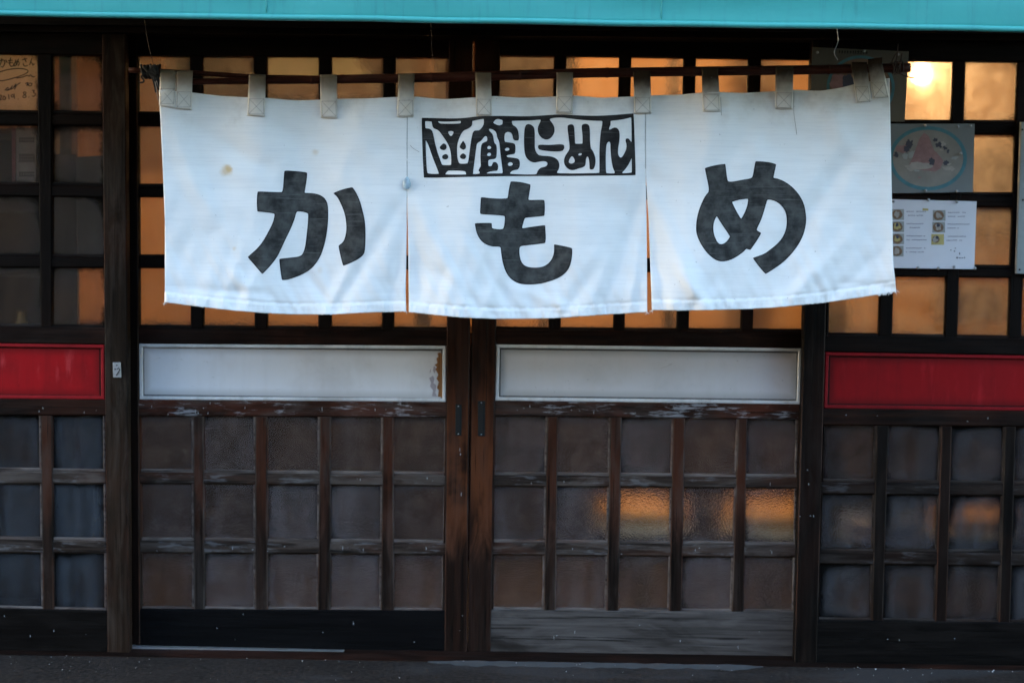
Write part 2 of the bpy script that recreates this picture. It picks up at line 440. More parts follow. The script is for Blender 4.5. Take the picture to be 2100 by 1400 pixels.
# cloth
def cloth(name, base, dirt, dirt_shade_top, is_ink=False):
    t = NT(name); p = t.coord(False)
    thread = t.noise(t.scaled(p, (18, 1, 520)), 1.0, 4, 0.7)
    slub = t.noise(t.scaled(p, (7, 1, 230)), 1.0, 3, 0.6)
    warp = t.noise(t.scaled(p, (600, 1, 40)), 1.0, 2, 0.5)
    blot = t.noise(p, 9.0, 6, 0.62)
    blot2 = t.noise(p, 28.0, 5, 0.6)
    if is_ink:
        c = t.mix(t.ramp(blot2, 0.3, 0.72), base, dirt)
        c = t.mix(t.math('MULTIPLY', t.ramp(slub, 0.56, 0.78), 0.55), c, (0.13, 0.135, 0.13))
        c = t.mix(t.math('MULTIPLY', t.ramp(thread, 0.60, 0.75), 0.35), c, (0.20, 0.205, 0.20))
        at = t.add('Attribute'); at.attribute_name = 'rim'
        c = t.mix(t.math('MULTIPLY', t.ramp(at.outputs['Fac'], 0.35, 1.0), 0.75), c, (0.014, 0.012, 0.016))
    else:
        u, ux, uy = t.uv()
        c = t.mix(t.math('MULTIPLY', t.ramp(slub, 0.40, 0.72), 0.17), base, (0.52, 0.53, 0.55))
        c = t.mix(t.math('MULTIPLY', t.ramp(thread, 0.52, 0.75), 0.22), c, (0.48, 0.48, 0.49))
        c = t.mix(t.math('MULTIPLY', t.ramp(blot, 0.52, 0.78), 0.20), c, (0.58, 0.56, 0.53))
        top = t.math('ADD', uy, t.math('MULTIPLY', t.math('SUBTRACT', blot, 0.5), 0.55))
        top = t.math('ADD', top, t.math('MULTIPLY', t.math('SUBTRACT', blot2, 0.5), 0.22))
        c = t.mix(t.ramp(top, dirt_shade_top, dirt_shade_top + (0.75 if dirt_shade_top < 0.5 else 0.34), 0.0, 1.0 if dirt_shade_top < 0.5 else 0.75), c, dirt)  # top end darkened by dirt; on the tabs also by painted awning shade
        spk = t.noise(p, 120.0, 2, 0.5)
        c = t.mix(t.math('MULTIPLY', t.ramp(spk, 0.745, 0.775), 0.45), c, (0.22, 0.20, 0.19))
        # a few tea-coloured spots
        for sx, sy, r, k in STAINS:
            w = pix(sx, sy, YN)
            dv = t.add('VectorMath', operation='DISTANCE'); t.l.new(t.scaled(p, (1, 0, 1)), dv.inputs[0]); dv.inputs[1].default_value = (w.x, 0, w.z)
            dd = t.math('ADD', dv.outputs['Value'], t.math('MULTIPLY', t.math('SUBTRACT', blot2, 0.5), r * 1.6))
            c = t.mix(t.ramp(dd, r * 0.15, r, k, 0.0), c, (0.56, 0.39, 0.18))
    h = t.math('ADD', t.math('MULTIPLY', thread, 1.0), t.math('ADD', t.math('MULTIPLY', slub, 0.8), t.math('MULTIPLY', warp, 0.25)))
    t.fin(c, 0.9, 0.15, t.bump(h, 0.35, 0.0012))
    try: t.bsdf.inputs['Sheen Weight'].default_value = 0.0
    except KeyError: pass
    return t.m
STAINS = [(463, 352, 0.022, 0.6), (470, 347, 0.013, 0.75), (646, 311, 0.014, 0.4), (482, 510, 0.008, 0.3), (655, 553, 0.012, 0.18), (1475, 210, 0.03, 0.2), (835, 225, 0.02, 0.25)]
M['cloth'] = cloth('unbleached_cotton', (0.75, 0.75, 0.74), (0.38, 0.345, 0.30), 0.82)
M['tab'] = cloth('soiled_shaded_cotton_tab', (0.70, 0.67, 0.62), (0.034, 0.023, 0.016), 0.10)  # soiled, with the awning's shade added to the dark upper end
M['tab_l'] = cloth('lightly_soiled_shaded_cotton_tab', (0.66, 0.625, 0.57), (0.15, 0.125, 0.10), 0.20)  # lighter soiling, awning shade also in the upper colour
M['ink'] = cloth('faded_black_dye', (0.018, 0.0185, 0.019), (0.070, 0.072, 0.069), 0, True)
M['ink_s'] = cloth('black_dye', (0.012, 0.012, 0.013), (0.034, 0.034, 0.034), 0, True)
M['thread'] = plain('grey_stitching', (0.20, 0.185, 0.17), 0.9)

t = NT('turquoise_canvas'); p = t.coord(False)
n1 = t.noise(t.scaled(p, (2.0, 1, 9)), 1.5, 5); n2 = t.noise(t.scaled(p, (60, 1, 6)), 1.0, 5, 0.65); n3 = t.noise(p, 14.0, 5)
c = t.mix(n1, (0.034, 0.275, 0.268), (0.052, 0.345, 0.325))
c = t.mix(t.math('MULTIPLY', t.ramp(n2, 0.52, 0.74), 0.40), c, (0.028, 0.17, 0.18))
c = t.mix(t.math('MULTIPLY', t.ramp(n3, 0.55, 0.8), 0.25), c, (0.11, 0.40, 0.40))
M['awning'] = t.fin(c, 0.5, 0.4, t.bump(n3, 0.25, 0.004))

M['bamboo'] = wood('lacquered_bamboo', 'x', (0.018, 0.006, 0.005), (0.060, 0.020, 0.014), red=(0.10, 0.028, 0.018), red_amt=0.5, gray_amt=0.08, rough=0.38)
M['cord'] = plain('black_cord', (0.016, 0.016, 0.019), 0.75)
M['string'] = plain('grey_string', (0.30, 0.27, 0.24), 0.9)
M['wire'] = plain('bare_wire', (0.45, 0.45, 0.46), 0.35, metal=1.0, var=0.1)
M['rustwire'] = plain('rusty_wire', (0.05, 0.035, 0.03), 0.6, metal=0.3)
M['steel'] = plain('galvanised_steel', (0.36, 0.38, 0.41), 0.45, metal=0.6, var=0.3, scale=120)
M['iron'] = plain('blackened_iron', (0.006, 0.009, 0.010), 0.6, spec=0.15)
M['hole'] = plain('dark_hole', (0.004, 0.004, 0.004), 0.9)
M['alu'] = plain('bright_aluminium_rail', (0.75, 0.78, 0.82), 0.32, metal=0.9, var=0.12)
M['pin'] = plain('clear_pin', (0.30, 0.31, 0.32), 0.25)
M['knot'] = plain('pale_blue_plastic', (0.30, 0.40, 0.47), 0.3, var=0.8, scale=140)
M['paper'] = plain('menu_paper', (0.58, 0.58, 0.63), 0.6, var=0.05)
M['photo_paper'] = plain('faded_photo_paper', (0.155, 0.170, 0.172), 0.45, var=0.10, scale=12)
M['shaded_old_paper'] = plain('shaded_yellowed_photo_paper', (0.10, 0.09, 0.07), 0.45, var=0.15, scale=12)  # aged paper, its shade behind the pole put into the colour
M['print_text'] = plain('printed_text', (0.20, 0.20, 0.26), 0.7)
M['print_dark'] = plain('printed_navy', (0.045, 0.047, 0.068), 0.5, var=0.5)
M['print_blue'] = plain('printed_blue_rim', (0.055, 0.165, 0.20), 0.4, var=0.4, scale=40)
M['print_soup'] = plain('printed_soup', (0.21, 0.195, 0.175), 0.5, var=0.35, scale=26)
M['print_pink'] = plain('printed_pink', (0.24, 0.135, 0.135), 0.5, var=0.4, scale=60)
M['print_pale'] = plain('printed_pale', (0.30, 0.27, 0.245), 0.4, var=0.25, scale=60)
M['print_yellow'] = plain('printed_yellow', (0.42, 0.34, 0.13), 0.5)
M['print_brown'] = plain('printed_brown', (0.16, 0.095, 0.055), 0.5, var=0.5, scale=150)
M['print_grey'] = plain('printed_grey', (0.27, 0.28, 0.27), 0.5)
M['pen'] = plain('marker_pen', (0.006, 0.005, 0.005), 0.6)
M['plaster'] = plain('smoke_stained_plaster', (0.58, 0.335, 0.155), 0.85, var=0.35, scale=2.2)
M['ceil'] = plain('aged_ceiling_board', (0.42, 0.26, 0.14), 0.85, var=0.2, scale=3)
M['ifloor'] = plain('dark_shop_floor', (0.020, 0.018, 0.018), 0.6, var=0.3, scale=6)
M['wall'] = plain('dark_weathered_wall', (0.05, 0.042, 0.036), 0.85, var=0.3, scale=8)
M['vinyl'] = plain('orange_vinyl', (0.60, 0.38, 0.13), 0.4, var=0.1)
M['vinyl_rim'] = plain('yellow_vinyl_edge', (0.92, 0.82, 0.52), 0.4, var=0.1)
M['bvinyl'] = plain('blue_vinyl', (0.10, 0.17, 0.36), 0.4, var=0.1)
M['bvinyl_rim'] = plain('pale_blue_vinyl_edge', (0.22, 0.36, 0.66), 0.4, var=0.1)
M['chrome'] = plain('dull_chrome', (0.12, 0.11, 0.10), 0.5, metal=0.6, var=0.1)
M['shade'] = plain('enamel_lamp_shade', (0.06, 0.05, 0.045), 0.4)
M['curtain'] = plain('brown_cloth', (0.022, 0.017, 0.015), 0.9)

def trans_paper(name, col, amt):
    t = NT(name); p = t.coord()
    n = t.noise(p, 30, 4)
    cc = t.mix(n, tuple(v * 0.85 for v in col), col)
    d = t.add('BsdfDiffuse'); t.l.new(cc, d.inputs[0])
    s = t.add('BsdfTranslucent'); t.l.new(cc, s.inputs[0])
    m = t.add('MixShader'); m.inputs[0].default_value = amt
    t.l.new(d.outputs[0], m.inputs[1]); t.l.new(s.outputs[0], m.inputs[2]); t.l.new(m.outputs[0], t.out.inputs['Surface'])
    return t.m
M['card'] = trans_paper('thin_autograph_paper', (0.70, 0.62, 0.48), 0.65)
M['cal'] = trans_paper('thin_calendar_paper', (0.26, 0.235, 0.215), 0.3)
M['sheet'] = trans_paper('thin_white_sheet', (0.10, 0.085, 0.075), 0.3)

t = NT('bulb_glow')
em = t.add('Emission'); em.inputs['Color'].default_value = (1.0, 0.52, 0.19, 1); em.inputs['Strength'].default_value = 300.0
t.l.new(em.outputs[0], t.out.inputs['Surface'])
M['bulb'] = t.m
t = NT('small_bulb_glow')
em = t.add('Emission'); em.inputs['Color'].default_value = (1.0, 0.55, 0.21, 1); em.inputs['Strength'].default_value = 48.0
t.l.new(em.outputs[0], t.out.inputs['Surface'])
M['bulb_s'] = t.m

t = NT('dark_pavement'); p = t.coord(False)
n1 = t.noise(p, 3.0, 6, 0.6); n2 = t.noise(p, 70.0, 5, 0.7); n3 = t.noise(t.scaled(p, (1, 3, 1)), 1.2, 5, 0.6)
c = t.mix(t.ramp(n2, 0.3, 0.7), (0.005, 0.0045, 0.004), (0.032, 0.0265, 0.0235))
c = t.mix(t.math('MULTIPLY', t.ramp(n1, 0.45, 0.7), 0.5), c, (0.030, 0.023, 0.020))
c = t.mix(t.math('MULTIPLY', t.ramp(n3, 0.50, 0.62), 0.55), c, (0.038, 0.037, 0.038))
M['pave'] = t.fin(c, t.ramp(n1, 0.3, 0.7, 0.6, 0.9), 0.12, t.bump(n2, 0.6, 0.004))
M['chip'] = plain('pale_grit', (0.55, 0.56, 0.58), 0.8)
M['mortar'] = plain('cement_fillet', (0.040, 0.043, 0.046), 0.85, var=0.35, scale=25)

# ------------------------------------------------------------------ ground
def sheet(name, x0, x1, y0, y1, z, mat, kind):
    o = mesh(name, [(x0, y0, z), (x1, y0, z), (x1, y1, z), (x0, y1, z)], [(0, 1, 2, 3)], mat)
    return tag(o, kind=kind)
sheet('ground', -1500, 1500, -1500, 1500, -0.03, M['pave'], 'structure')
me_ = sheet('pavement', -12, 12, -2.6, 6, 0.0, M['pave'], 'structure')
kerb = box('kerb', -12, 12, -2.75, -2.6, -0.06, 0.004, plain('kerb_concrete', (0.22, 0.22, 0.22), 0.85)); tag(kerb, kind='structure')

# ------------------------------------------------------------------ the shop building
shop = thing('shop_building', 'old dark timber shop front with lit interior behind lattice doors', 'building')
XL, XR = -3.4, 3.4
zl = pix(1050, 74, -0.035).z                     # underside of the lintel
box('lintel', XL, XR, -0.035, 0.12, zl, zl + 0.30, W['soot_shade_x'], shop)
box('cornice_batten', XL, XR, -0.065, -0.0355, pix(0, 50, -0.065).z, pix(0, 50, -0.065).z + 0.05, W['soot_shade_x'], shop)
box('wall', XL, XR, -0.02, 0.12, zl + 0.30, 3.6, M['wall'], shop)
xD, xC = pix(-470, 700).x, pix(2400, 700).x
box('wall', XL, xD, -0.03, 0.14, 0, zl + 0.001, M['wall'], shop)
box('wall', xC, XR, -0.03, 0.14, 0, zl + 0.001, M['wall'], shop)
box('wall', XL - 0.12, XL, -0.03, 4.3, 0, 3.6, M['wall'], shop)
box('wall', XR, XR + 0.12, -0.03, 4.3, 0, 3.6, M['wall'], shop)
box('wall', XL - 0.12, XR + 0.12, 4.3, 4.42, 0, 3.6, M['wall'], shop)
box('interior_wall', XL, XR, 2.9, 3.0, 0, 2.45, M['plaster'], shop)
box('interior_wall', XL, XL + 0.05, 0.14, 2.9, 0.012, 2.45, M['plaster'], shop)
box('interior_wall', XR - 0.05, XR, 0.14, 2.9, 0.012, 2.45, M['plaster'], shop)
box('wall_boarding', pix(345, 0, 2.9).x, 0.25, 2.87, 2.899, 1.72, 2.4, W['int'], shop)
box('ceiling', XL, XR, 0.12, 3.0, 2.4, 2.5, M['ceil'], shop)
box('floor', XL, XR, 0.14, 2.9, 0.002, 0.012, M['ifloor'], shop)
box('roof', XL - 0.5, XR + 0.5, -0.35, 4.8, 3.6, 3.72, M['wall'], shop)
zs = pix(1050, 1346, 0.0).z
box('threshold', xD, xC, -0.045, 0.14, 0.0, zs - 0.004, W['rail_x'], shop)
ar = pix(145, 1337, 0.045); br = pix(705, 1345, 0.045)
bar_w('metal_track', [Vector((ar.x, 0, zs + 0.003)), Vector((br.x, 0, zs - 0.0028)), Vector((br.x, 0, zs - 0.0045)), Vector((ar.x, 0, zs - 0.0045))], 0.042, 0.020, 0.0, M['alu'], shop)
# cement fillet at the foot of the threshold
V, F = [], []
n = 60
for i in range(n + 1):
    x = pix(880 + (1560 - 880) * i / n, 1360).x
    k = 0.018 * min(1, i / 5, (n - i) / 4) * (0.7 + 0.6 * mnoise.noise(Vector((i * 0.4, 0, 0))))
    k = max(k, 0.0005)
    V += [Vector((x, -0.0455, 0.3 * k + 0.0006)), Vector((x, -0.046 - 1.6 * k - 0.004, 0.0006 + 0.12 * k)), Vector((x, -0.046 - 2.4 * k - 0.008, 0.0003))]
for i in range(n):
    for j in range(2):
        a = i * 3 + j
        F.append((a, a + 3, a + 4, a + 1))
mesh('cement_fillet', V, F, M['mortar'], shop, smooth=True)

# ------------------------------------------------------------------ houses across the street (seen only in the glass)
M['hwall'] = plain('grey_render', (0.045, 0.043, 0.042), 0.85, var=0.3, scale=2)
M['hwood'] = plain('dark_clapboard', (0.030, 0.025, 0.022), 0.8, var=0.3, scale=5)
M['hroof'] = plain('dark_metal_roof', (0.06, 0.065, 0.075), 0.5, var=0.2, scale=4)
M['hglass'] = plain('dark_window_glass', (0.02, 0.022, 0.025), 0.1, var=0.1)
M['hframe'] = plain('grey_window_frame', (0.22, 0.22, 0.22), 0.6, var=0.1)
def house(label, x0, x1, h, mat):
    y1, y0 = -10.5, -17.5
    hs = thing('house', label, 'house', loc=((x0 + x1) / 2, y1, 0))
    box('wall', x0, x1, y0, y1, -0.03, h, M[mat], hs)
    m = (y0 + y1) / 2
    v = [(x0 - 0.3, y1 + 0.5, h - 0.15), (x1 + 0.3, y1 + 0.5, h - 0.15), (x1 + 0.3, m, h + 1.5), (x0 - 0.3, m, h + 1.5), (x0 - 0.3, y0 - 0.5, h - 0.15), (x1 + 0.3, y0 - 0.5, h - 0.15)]
    mesh('roof', v, [(0, 1, 2, 3), (3, 2, 5, 4), (0, 3, 4), (1, 5, 2)], M['hroof'], hs)
    k = int((x1 - x0) / 2.2)
    for i in range(k):
        cx = x0 + (i + 0.5) * (x1 - x0) / k
        for z in (0.9, h - 1.7):
            w = box('window', cx - 0.6, cx + 0.6, y1 + 0.002, y1 + 0.06, z, z + 1.1, M['hframe'], hs)
            box('pane', cx - 0.54, cx - 0.02, y1 + 0.061, y1 + 0.07, z + 0.06, z + 1.04, M['hglass'], w)
            box('pane', cx + 0.02, cx + 0.54, y1 + 0.061, y1 + 0.07, z + 0.06, z + 1.04, M['hglass'], w)
house('dark clapboard house across the street, reflected at the left', -15.0, -6.2, 4.6, 'hwood')
house('grey rendered house straight across the street', -5.6, 2.4, 4.9, 'hwall')
house('tall dark house across the street, reflected at the right', 3.0, 11.5, 5.2, 'hwood')

# ------------------------------------------------------------------ sliding doors
def lx(line, y): return line[0] + (line[2] - line[0]) * (y - line[1]) / (line[3] - line[1])
def ly(line, x): return line[1] + (line[3] - line[1]) * (x - line[0]) / (line[2] - line[0])
def cross(vl, hl):
    x, y = vl[0], hl[1]
    for _ in range(4):
        y = ly(hl, x); x = lx(vl, y)
    return (x, y)
def quad(l, r, tp, b): return [cross(l, tp), cross(r, tp), cross(r, b), cross(l, b)]
def off(line, dx=0, dy=0): return (line[0] + dx, line[1] + dy, line[2] + dx, line[3] + dy)

def door(label, Yf, xL, xR, stile_l, stile_r, up, low, rows_u, rows_l, y_top, panel, y_bot, mats):
    d = thing('sliding_door', label, 'sliding door', loc=pix((xL + xR) / 2, 1350, Yf))
    H = lambda yl, yr: (xL, yl, xR, yr)
    up = [((a[0], 115, b[0], 670), (a[1], 115, b[1], 670)) for a, b in up]
    low = [((a[0], 860, b[0], 1250), (a[1], 860, b[1], 1250)) for a, b in low]
    T, B = H(*y_top), H(*y_bot)
    il, ir = stile_l[1], stile_r[0]
    bar('stile', quad(stile_l[0], stile_l[1], T, off(B, 0, mats.get('foot_l', 0))), Yf, 0.036, 0.003, W[mats['stile_l']], d, 0.0, W['arris_d'])
    bar('stile', quad(stile_r[0], stile_r[1], T, off(B, 0, mats.get('foot_r', 0))), Yf, 0.036, 0.003, W[mats['stile_r']], d, 0.0, W['arris_d'])
    ru = [(H(*a), H(*b)) for a, b in rows_u]; rl = [(H(*a), H(*b)) for a, b in rows_l]
    pt, pb = H(*panel[0]), H(*panel[1])
    e = 3
    il_, ir_ = off(il, -e), off(ir, e)
    r0 = 0.0025
    bar('rail', quad(il_, ir_, T, ru[0][0]), Yf + r0, 0.031, 0.004, W['soot_shade_x'], d)
    bar('rail', quad(il_, ir_, ru[-1][1], pt), Yf + r0, 0.031, 0.004, W[mats['rail2']], d)
    bar('rail', quad(il_, ir_, pb, rl[0][0]), Yf + r0, 0.031, 0.004, W[mats['rail3']], d)
    bar('rail', quad(il_, ir_, rl[-1][1], off(B, 0, 0)), Yf + r0, 0.031, 0.003, W[mats['bottom']], d)
    # lattices
    for cols, rows, mz, mx, gl in ((up, ru, mats['mz_u'], mats['mx_u'], mats['g_u']), (low, rl, mats['mz_l'], mats['mx_l'], mats['g_l'])):
        y0, y1 = rows[0][0], rows[-1][1]
        for i in range(len(cols) - 1):
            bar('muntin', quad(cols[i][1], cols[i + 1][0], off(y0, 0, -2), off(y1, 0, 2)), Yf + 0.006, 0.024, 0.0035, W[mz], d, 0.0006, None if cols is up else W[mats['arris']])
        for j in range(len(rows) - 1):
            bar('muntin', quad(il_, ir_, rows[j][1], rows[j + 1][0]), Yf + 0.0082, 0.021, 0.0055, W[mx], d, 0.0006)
        # side beads between stile and first / last pane
        for a, b in ((il, cols[0][0]), (cols[-1][1], ir)):
            q = quad(a, b, off(y0, 0, -2), off(y1, 0, 2))
            if q[1][0] - q[0][0] > 3 or q[2][0] - q[3][0] > 3:
                bar('bead', q, Yf + 0.0105, 0.015, 0.003, W[mz], d)
        bd_m = W[mats['bead_u'] if rows is ru else mats['bead_l']]
        for cl, cr in cols:
            for rt, rb in rows:
                bar('glazing_bead', quad(off(cl, -1), off(cr, 1), off(rb, 0, -5.5), off(rb, 0, 1.5)), Yf + 0.0108, 0.0085, 0.0026, bd_m, d, 0.0004)
                if rows is not ru:
                    bar('glazing_bead', quad(off(cr, -3.5), off(cr, 1.5), off(rt, 0, -1), off(rb, 0, -4.5)), Yf + 0.0113, 0.0075, 0.002, bd_m, d, 0.0004)
                bar('pane', quad(off(cl, -4), off(cr, 4), off(rt, 0, -4), off(rb, 0, 4)), Yf + 0.0185, 0.003, 0.0, M[gl], d)
    # painted panel with moulding
    pl, pr = off(il, 1), off(ir, -1)
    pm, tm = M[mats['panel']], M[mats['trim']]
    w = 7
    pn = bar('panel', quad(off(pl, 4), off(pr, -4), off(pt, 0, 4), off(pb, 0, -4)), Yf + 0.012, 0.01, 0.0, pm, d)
    bar('moulding', quad(pl, pr, pt, off(pt, 0, w)), Yf + 0.0035, 0.013, 0.002, tm, d)
    bar('moulding', quad(pl, pr, off(pb, 0, -w), pb), Yf + 0.0035, 0.013, 0.002, tm, d)
    bar('moulding', quad(pl, off(pl, w), off(pt, 0, w - 1), off(pb, 0, 1 - w)), Yf + 0.0041, 0.012, 0.002, tm, d)
    bar('moulding', quad(off(pr, -w), pr, off(pt, 0, w - 1), off(pb, 0, 1 - w)), Yf + 0.0041, 0.012, 0.002, tm, d)
    return d

YI, YO = 0.066, 0.0
inner = dict(stile_l='soot_shade_z', stile_r='worn_z', rail2='rail_x', rail3='chip_x', bottom='bot_a', mz_u='soot_shade_z', mx_u='soot_shade_x', mz_l='mun_z', mx_l='mun_x', g_u='g_up', g_l='g_low', panel='white', trim='white_trim', bead_u='bead_u', bead_l='bead', arris='arris')
S = lambda a, b, y0=115, y1=1250: (a, y0, b, y1)
dA = door('sliding lattice door with white panel and peeling paint, left of the centre gap', YI, 280, 918,
     (S(238, 248), S(281, 287)), (S(920, 912), S(969, 958)),
     [((284, 389), (286, 391)), ((416, 520), (417, 522)), ((548, 653), (548, 652)), ((680, 786), (679, 783)), ((812, 919), (808, 914))],
     [((288, 396), (292, 397)), ((417, 523), (420, 523)), ((548, 655), (549, 652)), ((678, 785), (678, 781)), ((807, 915), (808, 909))],
     [((114, 118), (234, 237)), ((259, 262), (382, 384)), ((405, 407), (527, 530)), ((550, 553), (671, 676))],
     [((853, 856), (967, 973)), ((992, 997), (1107, 1112)), ((1134, 1138), (1248, 1252))],
     (40, 40), ((705, 709), (819, 824)), (1338, 1344), inner)
mB = dict(inner); mB.update(stile_l='worn_z', stile_r='soot_shade_z', bottom='bot_b', panel='white_b')
dB = door('sliding lattice door with plain white panel and bleached bottom rail, right of the centre gap', YI + 0.003, 1013, 1640,
     (S(974, 960), S(1026, 1008)), (S(1663, 1630), S(1705, 1675)),
     [((1028, 1137), (1019, 1125)), ((1162, 1270), (1150, 1258)), ((1295, 1402), (1281, 1388)), ((1428, 1535), (1413, 1519)), ((1561, 1661), (1544, 1646))],
     [((1015, 1122), (1012, 1115)), ((1145, 1252), (1140, 1243)), ((1275, 1381), (1269, 1372)), ((1405, 1514), (1398, 1500)), ((1533, 1636), (1525, 1628))],
     [((113, 122), (236, 245)), ((259, 268), (382, 390)), ((405, 413), (533, 537)), ((557, 560), (675, 680))],
     [((853, 860), (973, 978)), ((998, 1002), (1111, 1117)), ((1138, 1144), (1250, 1255))],
     (40, 50), ((706, 714), (821, 829)), (1341, 1350), mB)
mC = dict(stile_l='dpost_z', stile_r='dpost_z', rail2='soot_shade_x', rail3='rail_x', bottom='bot_c', mz_u='soot_shade_z', mx_u='soot_shade_x', mz_l='dpost_z', mx_l='mun_dx', g_u='g_upc', g_l='g_lowc', panel='dred', trim='dred_trim', foot_l=-1, bead_u='bead_u', bead_l='bead_d', arris='arris_d')
def shift(c, dx): return ((c[0][0] + dx, c[0][1] + dx), (c[1][0] + dx, c[1][1] + dx))
cu = [((1712, 1822), (1700, 1803)), ((1845, 1955), (1830, 1938)), ((1981, 2088), (1964, 2069))]
cl_ = [((1693, 1797), (1680, 1788)), ((1823, 1931), (1812, 1918)), ((1953, 2062), (1942, 2049))]
cu += [shift(cu[2], 132), shift(cu[2], 264)]; cl_ += [shift(cl_[2], 131), shift(cl_[2], 262)]
dC = door('sliding lattice door with deep red panel, at the right edge of the picture', YO, 1700, 2090,
     (S(1664, 1632), S(1708, 1678)), (S(2356, 2316), S(2404, 2362)), cu, cl_,
     [((124, 128), (250, 252)), ((273, 277), (397, 400)), ((422, 426), (545, 549)), ((566, 571), (687, 693))],
     [((872, 875), (987, 992)), ((1014, 1018), (1129, 1133)), ((1157, 1161), (1271, 1276))],
     (40, 50), ((722, 729), (837, 842)), (1362, 1367), mC)
mD = dict(mC); mD.update(stile_l='post_z', stile_r='post_z', rail3='rail_x', rail2='rail_x', bottom='bot_c', mz_u='soot_shade_z', mz_l='mun_z', mx_l='mun_x', g_u='g_side', g_l='g_lowside', bead_l='bead', panel='red', trim='red_trim', foot_r=5, foot_l=5)
du = [((-27, 76), (-24, 83)), ((107, 209), (106, 212))]; dl = [((-23, 83), (-20, 88)), ((107, 214), (110, 218))]
du = [shift(du[0], -393), shift(du[0], -262), shift(du[0], -131)] + du
dl = [shift(dl[0], -390), shift(dl[0], -260), shift(dl[0], -130)] + dl
dD = door('sliding lattice door with bright red panel and lock plate, at the left edge', YO, 0, 215,
     (S(-470, -462), S(-422, -416)), (S(209, 219), S(257, 264)), du, dl,
     [((111, 114), (231, 233)), ((257, 259), (378, 381)), ((403, 406), (525, 527)), ((549, 550), (668, 672))],
     [((852, 852), (964, 967)), ((993, 993), (1105, 1108)), ((1134, 1135), (1247, 1252))],
     (35, 38), ((704, 707), (817, 819)), (1335, 1337), mD)

# lock plate on the left door's stile
Y_ = YO - 0.004
lp = bar('lock_plate', [(231, 743), (247, 743), (248, 774), (232, 774)], Y_, 0.0042, 0.0012, M['steel'], dD)
for x, y, r in ((239.5, 748.5, 0.0022), (239.5, 768.5, 0.0024), (236, 757, 0.0022)):
    lathe('screw_hole', [(0.0005, -0.0003), (r, -0.0003), (r, 0.0003), (0.0005, 0.0003)], M['hole'], lp, 10).data.transform(Matrix.Translation(pix(x, y, Y_ - 0.0004)) @ Matrix.Rotation(radians(90), 4, 'X'))
tube('hook', [pix(x, y, Y_ - 0.003) for x, y in ((240, 767), (243, 763), (245.5, 758), (243, 754), (240, 757))], 0.0016, M['iron'], lp, 6)
# finger pulls
for d, Yd, q in ((dA, YI, [(934, 829), (947, 829), (946, 893), (934, 893)]), (dB, YI + 0.003, [(980, 822), (995, 822), (994, 894), (980, 894)])):
    fp = bar('finger_pull', q, Yd - 0.0025, 0.004, 0.001, M['iron'], d)
    (a, b), _, (c_, e_), _ = q
    bar('recess', [(a + 3, b + 7), (c_ - 3, b + 7), (c_ - 3, e_ - 7), (a + 3, e_ - 7)], Yd - 0.0032, 0.001, 0.0, M['hole'], fp)
    for yy in (b + 3.5, e_ - 3.5):
        lathe('screw', [(0.0003, 0.001), (0.0016, 0.0004), (0.0018, -0.001)], M['steel'], fp, 10).data.transform(Matrix.Translation(pix((a + c_) / 2, yy, Yd - 0.003)) @ Matrix.Rotation(radians(90), 4, 'X'))

def flat_poly(name, poly, Y, mat, parent=None, t=0.0004):
    """thin flat shape (paint, print) cut from a polygon"""
    P = [pix(x, y, Y) for x, y in poly]
    n = len(P)
    V = [Vector((p.x, Y, p.z)) for p in P] + [Vector((p.x, Y + t, p.z)) for p in P]
    F = [tuple(range(n - 1, -1, -1)), tuple(range(n, 2 * n))] + [(i, (i + 1) % n, n + (i + 1) % n, n + i) for i in range(n)]
    o = mesh(name, V, F, mat, parent)
    fix_normals(o)
    return o

# peeled paint on the left white panel
pa = [o for o in dA.children if o.name.startswith('panel')][0]
def ragged(x0, x1, y0, y1, k, amp, seed):
    random.seed(seed)
    L = [(x0 + random.uniform(-amp, amp), y0 + (y1 - y0) * i / k) for i in range(k + 1)]
    Rr = [(x1 + random.uniform(-1, 1), y1 - (y1 - y0) * i / k) for i in range(k + 1)]
    return L + Rr
tag(flat_poly('peeled_patch', [(x - 7, y) for x, y in ((904, 724), (909, 722), (913, 725), (913, 760), (914, 814), (905, 813), (907, 800), (903, 795), (907, 783), (902, 776), (906, 768), (900, 757), (903, 752), (898, 748), (904, 744), (902, 735), (906, 731))], YI + 0.0112, M['bare'], pa), 'bare brown wood where the paint has peeled')
flat_poly('primer_patch', [(x - 5, y) for x, y in ((885, 775), (893, 770), (896, 776), (894, 785), (900, 790), (898, 805), (901, 813), (891, 812), (893, 800), (887, 792), (889, 784))], YI + 0.0113, M['primer'], pa)
flat_poly('primer_patch', [(x - 5, y) for x, y in ((894, 752), (897, 750), (899, 758), (896, 766), (893, 760))], YI + 0.0113, M['primer'], pa)
flat_poly('primer_patch', [(882, 758), (884, 756), (883, 763), (881, 765)], YI + 0.0113, M['primer'], pa)

# flecks of spilt paint on the wood
def flecks(d, Yd, boxes, n, seed, m):
    random.seed(seed)
    V, F = [], []
    for k in range(n):
        x0, x1, y0, y1 = random.choice(boxes)
        x, y = random.uniform(x0, x1), random.uniform(y0, y1)
        w, h = random.choice(((1.2, 1.2), (0.9, 2.6), (1.8, 1.0), (0.8, 0.9), (0.7, 4.5)))
        i0 = len(V)
        V += [pix(x + w * cos(a) * random.uniform(.7, 1.2), y + h * sin(a) * random.uniform(.7, 1.2), Yd) for a in (0, 1.2, 2.4, 3.6, 4.8)]
        F.append((i0 + 4, i0 + 3, i0 + 2, i0 + 1, i0))
    tag(mesh('paint_fleck', V, F, M[m], d), kind='stuff')
M['fleck'] = plain('spilt_white_paint', (0.24, 0.25, 0.27), 0.7)
flecks(dA, YI - 0.0004, [(925, 955, 860, 1330)], 5, 3, 'fleck')
